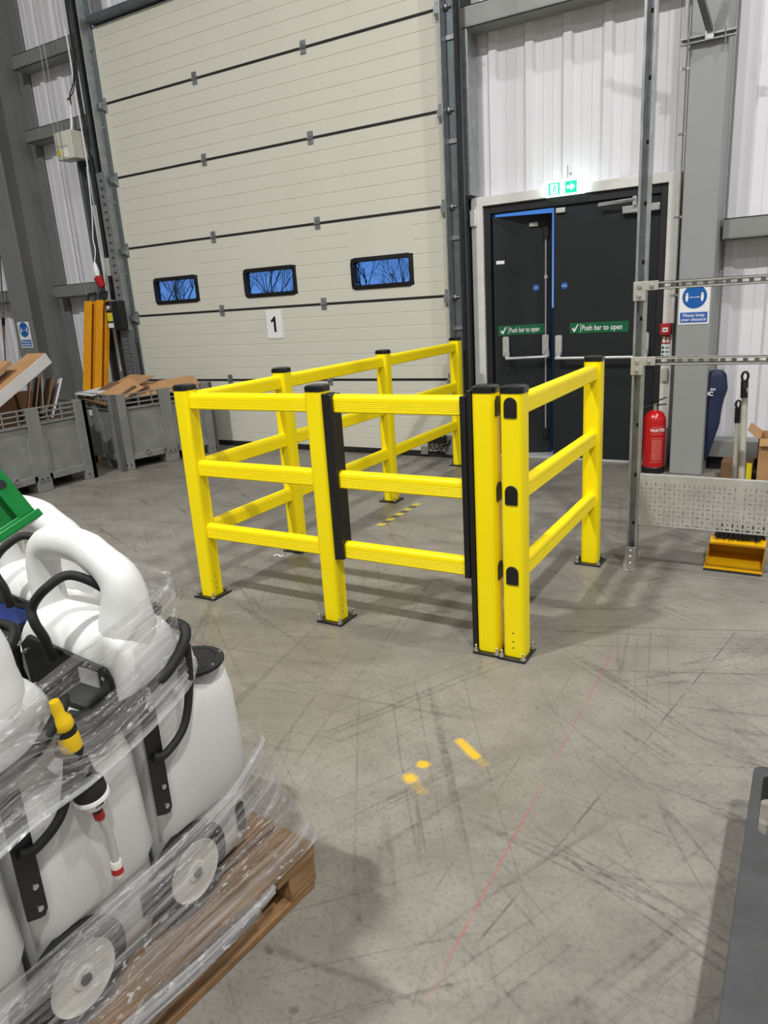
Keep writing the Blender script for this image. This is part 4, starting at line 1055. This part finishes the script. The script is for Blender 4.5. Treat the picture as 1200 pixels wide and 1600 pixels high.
# watering cart, modelled round its own base centre (x: width, y: towards the tank, z up)
def make_cart(label):
    t = thing('tank_cart', label, 'tank cart', (0, 0, 0), 0, 'wrapped white tank carts on the pallet')
    hw = .185
    # tank: tapered rounded block, lofted in horizontal slices
    def loft(slices, n=7):
        mb = MB(); rings = []
        for (z, x0, x1, y0, y1, r) in slices:
            pr = rrect(x1 - x0, y1 - y0, min(r, (x1 - x0) / 2 - .002, (y1 - y0) / 2 - .002), n)
            rings.append([((x0 + x1) / 2 + p[0], (y0 + y1) / 2 + p[1], z) for p in pr])
        k = len(rings[0]); vs = [p for r_ in rings for p in r_]
        fs = [tuple(range(k))[::-1], tuple(range((len(rings) - 1) * k, len(rings) * k))]
        fs += [(a * k + i, a * k + (i + 1) % k, (a + 1) * k + (i + 1) % k, (a + 1) * k + i) for a in range(len(rings) - 1) for i in range(k)]
        return mb.add(vs, fs)
    T = loft([(.03, -hw + .05, hw - .05, .04, .27, .045), (.045, -hw + .035, hw - .035, .02, .300, .05), (.10, -hw + .028, hw - .028, .012, .316, .055), (.225, -hw + .024, hw - .024, .012, .314, .055), (.27, -hw, hw, .008, .314, .055), (.50, -hw + .005, hw - .005, .006, .306, .055), (.555, -hw + .015, hw - .015, .005, .298, .055), (.580, -hw + .04, hw - .04, .02, .278, .05), (.588, -hw + .07, hw - .07, .05, .25, .045)])
    T.build('tank', 'poly', t)
    sl_ = [(.30, -hw + .03, hw - .03, .02, .06, .015), (.57, -hw + .02, hw - .02, .012, .09, .03), (.605, -hw + .004, hw - .004, -.034, .125, .035), (.64, -hw, hw, -.04, .138, .04), (.70, -hw, hw, -.035, .145, .045)]
    for q in range(1, 9):
        a_ = q / 8 * PI / 2 * .96; ins = .075 * (1 - math.cos(a_)); zz = .70 + .085 * math.sin(a_)
        sl_.append((zz, -hw + ins, hw - ins, -.035 + ins, .145 - ins, .05))
    U = loft(sl_)
    U.build('back_column', 'poly', t)
    # loop handle across the top
    hp = spline([(hw - .082, .048, .66), (hw - .066, .052, .78), (hw - .072, .055, .865), (hw - .14, .055, .912), (0, .06, .925), (-hw + .10, .06, .93), (-hw + .045, .06, .905), (-hw + .035, .055, .84), (-hw + .05, .05, .76), (-hw + .055, .05, .70)], 7)
    n = len(hp); rr = [.052 if i < 6 else .040 if i < n - 8 else .038 for i in range(n)]
    rr = [.082 - .030 * min(1, i / 9) - .014 * min(1, max(0, i - 9) / 9) for i in range(n)]
    MB().tube(hp, rr, 16).build('handle_loop', 'poly', t)
    ld_ = MB(); ld_.lathe([(.075, 0), (.078, .004), (.078, .010), (.070, .014), (.060, .014), (.058, .010), (.05, .014), (.0, .015)], (hw - .068, .215, .586), ZA, 28)
    L_ = ld_.build('filler_lid', 'rubber', t)
    for k in range(6): MB().lathe([(.004, 0), (.004, .003)], (hw - .068 + .070 * math.cos(k), .215 + .070 * math.sin(k), .598), ZA, 6).build('lid_screw', 'zinc', L_)
    # recessed control panel on the back face
    pn = MB().prism([(-.12, -.055), (.160, -.055), (.168, -.045), (.163, .03), (.148, .055), (-.10, .085), (-.13, .06)], (0, -.050, .655), XA, ZA, (0, .012, 0)).build('control_panel', 'black', t, bevel=.003)
    MB().box(.07, .13, -.0535, -.0495, .665, .70).build('rating_plate', 'silver', pn, smooth=False)
    k = MB(); k.lathe([(.012, 0), (.012, .02), (.006, .022)], (.02, -.05, .65), (0, -1, 0), 12); k.build('switch', 'black', pn)
    for (x, z) in ((-.115, .70), (.145, .69), (.15, .615), (-.11, .615)): MB().lathe([(.005, 0), (.005, .003)], (x, -.05, z), (0, -1, 0), 8).build('panel_screw', 'zinc', pn)
    # side strap plate
    sp = MB().prism([(-.012, .60), (.030, .60), (.030, .335), (.022, .322), (.010, .325), (-.012, .336)], (hw + .0005, 0, 0), YA, ZA, (.005, 0, 0)).build('side_plate', 'black', t, bevel=.001)
    for z in (.345, .395): MB().lathe([(.006, 0), (.006, .003)], (hw + .0055, .015, z), XA, 8).build('plate_screw', 'zinc', sp)
    # axle and wheels
    MB().tube([(-hw, .070, .116), (hw + .004, .070, .116)], .010, 10).build('axle', 'zinc', t)
    for sx in (1, -1):
        x = sx * (hw - .020)
        wl = MB().lathe([(.056, -.018), (.106, -.018), (.114, -.010), (.114, .010), (.106, .018), (.056, .018)], (x, .070, .116), XA, 36).build('wheel', 'rubber', t)
        MB().lathe([(.076, .019), (.074, .022), (.064, .019), (.03, .017), (.022, .024), (.014, .024)], (x, .070, .116), (sx, 0, 0), 32).build('wheel_disc', 'wheel_white', wl)
        MB().lathe([(.012, .024), (.012, .029), (.006, .031)], (x, .070, .116), (sx, 0, 0), 12).build('hub_cap', 'galv_dark', wl)
    ft = MB(); ft.box(-.10, -.06, .25, .30, 0, .04); ft.box(.06, .10, .25, .30, 0, .04); ft.build('front_foot', 'rubber', t, bevel=.004)
    # moulded level window near the bottom of tank
    MB().prism(rrect(.030, .085, .0148, 6), (hw - .027, .262, .125), YA, ZA, (.004, 0, 0)).build('level_window', 'rubber', t, smooth=False)
    # black hose round the column and across the side
    h1 = spline([(.10, .06, .76), (.085, .045, .835), (.03, .0, .885), (.0, -.045, .866), (-.025, -.068, .828), (-.01, -.078, .80), (.005, -.072, .76), (.0, -.065, .71)], 7)
    MB().tube(h1, .0105, 10).build('hose', 'rubber', t)
    h2 = spline([(.06, -.085, .60), (.11, -.08, .608), (.17, -.035, .622), (hw + .02, .05, .655), (hw + .022, .115, .70), (hw - .0, .148, .725), (hw - .05, .15, .73)], 7)
    MB().tube(h2, .0125, 10).build('hose', 'rubber', t)
    h3 = spline([(hw + .012, .135, .69), (hw + .014, .125, .60), (hw + .016, .09, .51), (hw + .014, .03, .475), (hw + .008, -.0, .48)], 7)
    MB().tube(h3, .0095, 10).build('hose', 'rubber', t)
    return t
AX, AY, AZ = -1.362, .895, .145
cA = make_cart('white tank cart at the pallet corner, its whole loop handle and round lid showing')
dup(cA, (AX, AY - .32, AZ), 0, 'white tank cart behind the hanging yellow filling gun')
dup(cA, (AX, AY - .64, AZ), 0, 'white tank cart at bottom left corner of the photo, mostly cropped')
cC = dup(cA, (AX - .375, AY + .15, AZ), 0, 'white tank cart behind the corner cart, handle partly under the green crate')
dup(cA, (AX - .375, AY + .15 - .32, AZ), 0, 'white tank cart at left edge of the photo under the green crate')
for ch in cC.children:
    if ch.name.startswith('control_panel'): MB().box(-.11, .04, -.0535, -.0495, .655, .70).build('blue_label', 'screen_blue', ch, smooth=False)
cA.location = (AX, AY, AZ)

# hanging filling gun
gx = -1.178
gn = thing('filling_gun', 'yellow, black and white filling gun hanging at the side of a white cart', 'filling gun', (gx, .72, .4))
gp0 = Vector((gx + .03, .688, .885)); gd = Vector((.0, .15, -1)).normalized()
def gpt(s): return gp0 + gd * s * .76
_lathe = MB.lathe
MB.lathe = lambda s, prof, o, axis=(0, 0, 1), n=24, m=None: _lathe(s, [(r * .76, h * .76) for r, h in prof], o, axis, n, m)
MB().lathe([(.012, 0), (.015, .02), (.014, .04), (.024, .055), (.026, .075), (.020, .085)], gp0, gd, 18).build('yellow_nozzle', 'gun_yellow', gn)
MB().lathe([(.026, .085), (.027, .088), (.027, .096), (.025, .098)], gp0, gd, 20).build('black_ring', 'black', gn)
MB().lathe([(.026, .098), (.0265, .10), (.0265, .142), (.026, .144)], gp0, gd, 20).build('yellow_label_band', 'gun_yellow', gn)
MB().lathe([(.027, .144), (.028, .147), (.028, .168), (.025, .172)], gp0, gd, 20).build('black_ring', 'black', gn)
MB().lathe([(.020, .168), (.020, .182)], gp0, gd, 18).build('white_neck', 'white', gn)
MB().lathe([(.022, .180), (.026, .185), (.029, .230), (.031, .245), (.042, .265), (.043, .290), (.041, .295)], gp0, gd, 24).build('black_bell', 'rubber', gn)
MB().lathe([(.045, .295), (.046, .298), (.046, .306), (.028, .310), (.026, .337), (.022, .339)], gp0, gd, 24).build('white_flange', 'white', gn)
MB().lathe([(.018, .339), (.014, .343), (.013, .358)], gp0, gd, 16).build('black_tip', 'black', gn)
MB().lathe([(.0125, .358), (.014, .36), (.014, .380), (.0125, .382)], gp0, gd, 16).build('red_collar', 'red_flat', gn)
e0 = gpt(.382)
MB().tube(spline([e0, e0 + Vector((0, .012, -.05)), e0 + Vector((0, .014, -.09)), e0 + Vector((0, .014, -.12))], 5), [.008] * 15 + [.010], 12).build('clear_tube', 'silver_paint', gn)
MB().lathe([(.014, 0), (.0155, .005), (.0155, .05), (.013, .055)], e0 + Vector((0, .014, -.115)), (0, 0, -1), 16).build('clear_sleeve', 'wheel_white', gn)
MB().lathe([(.0158, .02), (.0162, .022), (.0162, .036), (.0158, .038)], e0 + Vector((0, .014, -.115)), (0, 0, -1), 16).build('red_band', 'red_flat', gn)
MB.lathe = _lathe
text('wording', '1/00', .011, gpt(.323) + Vector((.0215, -.003, 0)), YA, ZA, 'ink', gn, thick=.0006)

# green crate balanced across the cart handles, tipped on its edge
gc = thing('green_crate', 'green ribbed plastic crate tipped on edge above the carts, at the left edge', 'crate')
OFF[gc] = Vector()
GC_P, GC_U, GC_V, GC_W = None, None, None, None

# stretch film
def ribbon(top, bot, m, name, parent, seg=24, rows=14, wav=.004, seed=1):
    """sheet between two 3-D polylines, with UV along / across"""
    rnd = random.Random(seed)
    A, B = spline(top, seg), spline(bot, seg); n = min(len(A), len(B)); vs = []; uv = []
    L = 0
    amp = [rnd.uniform(-1, 1) for _ in range(rows + 1)]; fq = [rnd.uniform(2, 7) for _ in range(rows + 1)]; ph = [rnd.uniform(0, 6) for _ in range(rows + 1)]
    for i in range(n):
        if i: L += (A[i] - A[i - 1]).length
        for j in range(rows + 1):
            f = j / rows; p = A[i].lerp(B[i], f)
            q = Vector((amp[j] + .6 * math.sin(L * fq[j] * 2 + ph[j]), .4 * amp[j - 1], .5 * math.sin(L * fq[j] + ph[j] * 2))) * wav
            vs.append(p + q); uv.append((L, f * (A[i] - B[i]).length))
    fs = [(i * (rows + 1) + j, (i + 1) * (rows + 1) + j, (i + 1) * (rows + 1) + j + 1, i * (rows + 1) + j + 1) for i in range(n - 1) for j in range(rows)]
    mb = MB().add(vs, fs); o = mb.build(name, m, parent, smooth=False)
    for p in o.data.polygons: p.use_smooth = True
    ul = o.data.uv_layers.new(name='UVMap')
    for lp in o.data.loops: ul.data[lp.index].uv = uv[lp.vertex_index]
    return o
sfm = thing('stretch_film', 'clear stretch film wound round the white carts and down over the pallet', 'stretch film')
OFF[sfm] = Vector()

UT = [(-1.50, 1.075, 1.0), (-1.26, 1.065, 1.0), (-1.180, 1.015, 1.0), (-1.165, .82, .957), (-1.16, .64, .92), (-1.15, .45, .87), (-1.13, .15, .79)]
UB = [(-1.50, 1.075, .93), (-1.26, 1.065, .925), (-1.178, 1.015, .918), (-1.163, .80, .892), (-1.158, .63, .87), (-1.148, .44, .83), (-1.128, .15, .75)]
ribbon(UT, UB, 'film', 'film_band', sfm, seed=2)
RT = [(-1.45, 1.12, .81), (-1.24, 1.10, .80), (-1.165, 1.03, .785), (-1.145, .91, .755), (-1.125, .72, .738), (-1.13, .56, .728), (-1.12, .25, .67)]
RB = [(-1.45, 1.12, .79), (-1.24, 1.10, .775), (-1.160, 1.03, .755), (-1.138, .91, .725), (-1.118, .72, .705), (-1.125, .56, .690), (-1.115, .25, .62)]
ribbon(RT, RB, 'film_rope', 'film_rope', sfm, rows=6, wav=.007, seed=4)
ribbon([(-1.165, .90, .855), (-1.15, .74, .83), (-1.152, .60, .865), (-1.14, .45, .83), (-1.12, .15, .75)], [(-1.14, .90, .755), (-1.122, .73, .738), (-1.13, .60, .73), (-1.125, .45, .71), (-1.11, .15, .65)], 'film', 'film_band', sfm, seed=5)
ribbon([(-1.25, 1.075, .92), (-1.180, 1.02, .918), (-1.165, .95, .91), (-1.160, .88, .895)], [(-1.25, 1.11, .80), (-1.168, 1.04, .785), (-1.15, .95, .765), (-1.14, .88, .75)], 'film', 'film_band', sfm, seed=6)
ST = [(-1.60, 1.30, .46), (-1.28, 1.285, .46), (-1.175, 1.235, .45), (-1.160, 1.05, .415), (-1.158, .88, .40), (-1.155, .68, .40), (-1.15, .45, .415), (-1.15, .10, .42)]
SM = [(-1.60, 1.31, .29), (-1.23, 1.30, .29), (-1.125, 1.25, .28), (-1.125, 1.05, .27), (-1.13, .88, .27), (-1.14, .68, .27), (-1.145, .45, .28), (-1.16, .10, .28)]
SB = [(-1.60, 1.315, .135), (-1.10, 1.29, .14), (-1.057, 1.27, .150), (-1.080, 1.05, .135), (-1.100, .88, .130), (-1.122, .68, .125), (-1.146, .45, .12), (-1.19, .10, .12)]
ribbon(ST, SM, 'film', 'film_skirt', sfm, rows=8, wav=.006, seed=7)
ribbon(SM, SB, 'film', 'film_skirt', sfm, rows=8, wav=.006, seed=8)
ribbon([(p[0] + .006, p[1], p[2] + .03) for p in SB[3:]], [(p[0] + .012, p[1], p[2] - .045) for p in SB[3:]], 'film', 'film_hem', sfm, rows=8, wav=.006, seed=9)
ribbon([(-1.06, 1.10, .16), (-1.066, 1.0, .155), (-1.085, .85, .150), (-1.11, .68, .150), (-1.14, .45, .14), (-1.18, .15, .13)], [(-1.055, 1.10, .135), (-1.061, 1.0, .125), (-1.08, .85, .118), (-1.105, .68, .11), (-1.135, .45, .10), (-1.175, .15, .10)], 'film_rope', 'film_rope', sfm, rows=5, wav=.009, seed=11)
ribbon([(-1.165, 1.235, .48), (-1.155, 1.10, .42), (-1.15, .9, .40), (-1.15, .68, .395), (-1.145, .45, .39)], [(-1.16, 1.24, .44), (-1.15, 1.10, .375), (-1.145, .9, .355), (-1.145, .68, .345), (-1.14, .45, .33)], 'film_rope', 'film_rope', sfm, rows=5, wav=.008, seed=12)



P0 = Vector((-1.151, .731, 1.235)); w3 = Vector((-.86, .42, -.30)).normalized()
e1 = Vector((-.64, -.126, .765)); e1 = (e1 - w3 * e1.dot(w3)).normalized(); e2 = Vector((-.505, -.538, -.683)); e2 = (e2 - w3 * e2.dot(w3)); e2 = (e2 - e1 * e2.dot(e1)).normalized()
def cpt(a, b, c): return P0 + e1 * a + e2 * b + w3 * c
LE, LF, LD = .58, .215, .15
m = MB()
def cbox(a0, a1, b0, b1, c0, c1): m.obox(cpt((a0 + a1) / 2, (b0 + b1) / 2, (c0 + c1) / 2), e1, e2, w3, (a1 - a0) / 2, (b1 - b0) / 2, (c1 - c0) / 2)
cbox(.0, LE, .0, LF, .022, .026)                # wall facing us, set back behind its ribs
cbox(.0, .010, .0, LF, .0, LD); cbox(LE - .01, LE, .0, LF, .0, LD)
cbox(.0, LE, .0, .030, .0, .026); cbox(.0, LE, LF - .03, LF, .0, .026)
cbox(.0, LE, .0, .004, .022, LD); cbox(.0, LE, LF - .004, LF, .022, LD)
for b in (.062, .098, .134): cbox(.0, LE, b, b + .009, .002, .024)
m.build('shell', 'green', gc, bevel=.002)
r = MB(); m = r
cbox(-.010, .004, -.006, LF + .006, -.010, LD); r.build('rim', 'green', gc, bevel=.002)
h = MB()
for a in (.07, .20, .33): h.lathe([(.008, 0), (.008, .001)], cpt(a, .016, -.0005), -w3, 12)
h.build('rib_hole', 'ink', gc)


# ------------------------------------------------------------------ dark trolley at the right edge
tw = thing('platform_trolley', 'dark grey plastic platform trolley with a hand slot, cropped at the right edge', 'trolley', (.3, 1.45, 0))
m = MB(); X0, X1, Y0, Y1, Z0, Z1 = -.045, .56, .95, 2.075, .105, .185
hx0, hx1, hy0, hy1 = -.018, .40, 1.775, 2.035
def ringplate(z):
    o_ = [((X0 + X1) / 2 + p[0], (Y0 + Y1) / 2 + p[1], z) for p in rrect(X1 - X0, Y1 - Y0, .03, 4)]
    i_ = [((hx0 + hx1) / 2 + p[0], (hy0 + hy1) / 2 + p[1], z) for p in rrect(hx1 - hx0, hy1 - hy0, .022, 4)]
    return o_, i_
oT, iT = ringplate(Z1); oB, iB = ringplate(Z0); n = len(oT)
bmx = bmesh.new()
def loop(pts):
    v_ = [bmx.verts.new(p) for p in pts]; return v_, [bmx.edges.new((v_[k], v_[(k + 1) % len(v_)])) for k in range(len(v_))]
for (oo, ii) in ((oT, iT), (oB, iB)):
    a_, ea = loop(oo); b_, eb = loop(ii); bmesh.ops.triangle_fill(bmx, edges=ea + eb, use_beauty=True)
    if oo is oT: ta, tb = a_, b_
    else: ba, bb = a_, b_
for (p, q) in ((ta, ba), (tb, bb)):
    for k in range(n): bmx.faces.new((p[k], p[(k + 1) % n], q[(k + 1) % n], q[k]))
bmesh.ops.recalc_face_normals(bmx, faces=bmx.faces[:])
me = bpy.data.meshes.new('deck'); bmx.to_mesh(me); bmx.free(); me.materials.append(M['trolley'])
for v_ in me.vertices: v_.co -= OFF[tw]
dk = bpy.data.objects.new('deck', me); COL.objects.link(dk); dk.parent = tw; OFF[dk] = OFF[tw]
bv = dk.modifiers.new('bevel', 'BEVEL'); bv.width = .006; bv.segments = 2; bv.limit_method = 'ANGLE'; bv.angle_limit = math.radians(50)
for (x, y) in ((.03, 1.05), (.03, 1.70), (.48, 1.05), (.48, 1.70)):
    cs = MB(); cs.box(x - .035, x + .035, y - .045, y + .045, .09, .105); cs.box(x - .022, x - .018, y - .02, y + .02, .04, .09); cs.box(x + .018, x + .022, y - .02, y + .02, .04, .09)
    c_ = cs.build('castor', 'zinc', tw)
    MB().lathe([(.03, -.015), (.045, -.013), (.045, .013), (.03, .015)], (x, y, .045), XA, 24).build('castor_wheel', 'rubber', c_)

# ------------------------------------------------------------------ bare trees outside
def bare_tree(x, y, h, seed, label):
    rnd = random.Random(seed); m = MB()
    def grow(p, d, l, r, depth):
        q = p + d * l; mid = p + d * l * .5 + Vector((rnd.uniform(-1, 1), rnd.uniform(-1, 1), 0)) * l * .06
        m.tube([p, mid, q], [r, r * .85, r * .65], 5 if depth > 2 else 3)
        if depth == 0: return
        for k in range(3):
            nd = (d + Vector((rnd.uniform(-1, 1), rnd.uniform(-1, 1), rnd.uniform(-.1, .6))) * .62).normalized()
            grow(p + d * l * rnd.uniform(.45, 1), nd, l * rnd.uniform(.55, .78), r * .55, depth - 1)
    grow(Vector((x, y, -.05)), Vector((rnd.uniform(-.08, .08), 0, 1)).normalized(), h * .26, h * .008, 6)
    tag(m.build('bare_tree', 'bark', smooth=False), label, 'tree', 'bare winter trees outside the door windows')

for i, (yy, k, h) in enumerate(((14, -1.06, 4.6), (20, -1.0, 6.5), (14.5, -.90, 4.6), (26, -.90, 8), (20.5, -.80, 6.5), (14.2, -.755, 4.4), (27, -.74, 8), (20, -.655, 6.5), (14.6, -.615, 4.6), (27, -.60, 8), (21, -.545, 6.5))):
    bare_tree(k * yy, yy, h, 20 + i, 'bare dark winter tree outside, seen through the small door windows')


# ------------------------------------------------------------------ light
def lamp(x, y, z, power, sx, sy, col=(1, .99, .97)):
    l = bpy.data.lights.new('high_bay', 'AREA'); l.shape = 'RECTANGLE'; l.size = sx; l.size_y = sy; l.energy = power; l.color = col
    o = bpy.data.objects.new('high_bay_light', l); COL.objects.link(o); o.location = (x, y, z); return o

for (x, y, pw_) in ((-3.9, -1.4, 590), (2.6, -1.4, 420), (-9.5, -1.4, 15), (2.6, 3.3, 240), (-3.9, -6.0, 140), (2.6, -6.0, 140)):
    lamp(x, y, 8.8, pw_, .40, .2)

wd = bpy.data.worlds.new('dusk'); C.world = wd; wd.use_nodes = True
nt = wd.node_tree; bg = nt.nodes['Background']
tc = nt.nodes.new('ShaderNodeTexCoord'); sp = nt.nodes.new('ShaderNodeSeparateXYZ'); rp_ = nt.nodes.new('ShaderNodeValToRGB')
nt.links.new(tc.outputs['Generated'], sp.inputs[0]); nt.links.new(sp.outputs[2], rp_.inputs[0]); nt.links.new(rp_.outputs[0], bg.inputs[0])
e = rp_.color_ramp.elements; e[0].position = 0; e[0].color = (.11, .27, .60, 1); e[1].position = .14; e[1].color = (.035, .14, .48, 1)
bg.inputs[1].default_value = 1.0

# ------------------------------------------------------------------ camera
cam = bpy.data.cameras.new('camera'); co = bpy.data.objects.new('camera', cam); COL.objects.link(co)
y_, p_, r_ = math.radians(-31.142), math.radians(-16.2645), math.radians(-3.7033)
fwd = Vector((math.sin(y_) * math.cos(p_), math.cos(y_) * math.cos(p_), math.sin(p_))); rt = Vector((math.cos(y_), -math.sin(y_), 0)); upv = rt.cross(fwd)
R_ = rt * math.cos(r_) + upv * math.sin(r_); U_ = -rt * math.sin(r_) + upv * math.cos(r_)
mw = Matrix((R_, U_, -fwd)).transposed().to_4x4(); mw.translation = Vector((0, 0, 1.55)); co.matrix_world = mw
cam.sensor_fit = 'VERTICAL'; cam.sensor_height = 32; cam.sensor_width = 24; cam.lens = 32 * 1125.4 / 1600; cam.clip_start = .05; cam.clip_end = 200
C.camera = co
C.view_settings.view_transform = 'Standard'; C.view_settings.look = 'None'; C.view_settings.gamma = 1; C.view_settings.use_curve_mapping = False
C.view_settings.exposure = 0.28
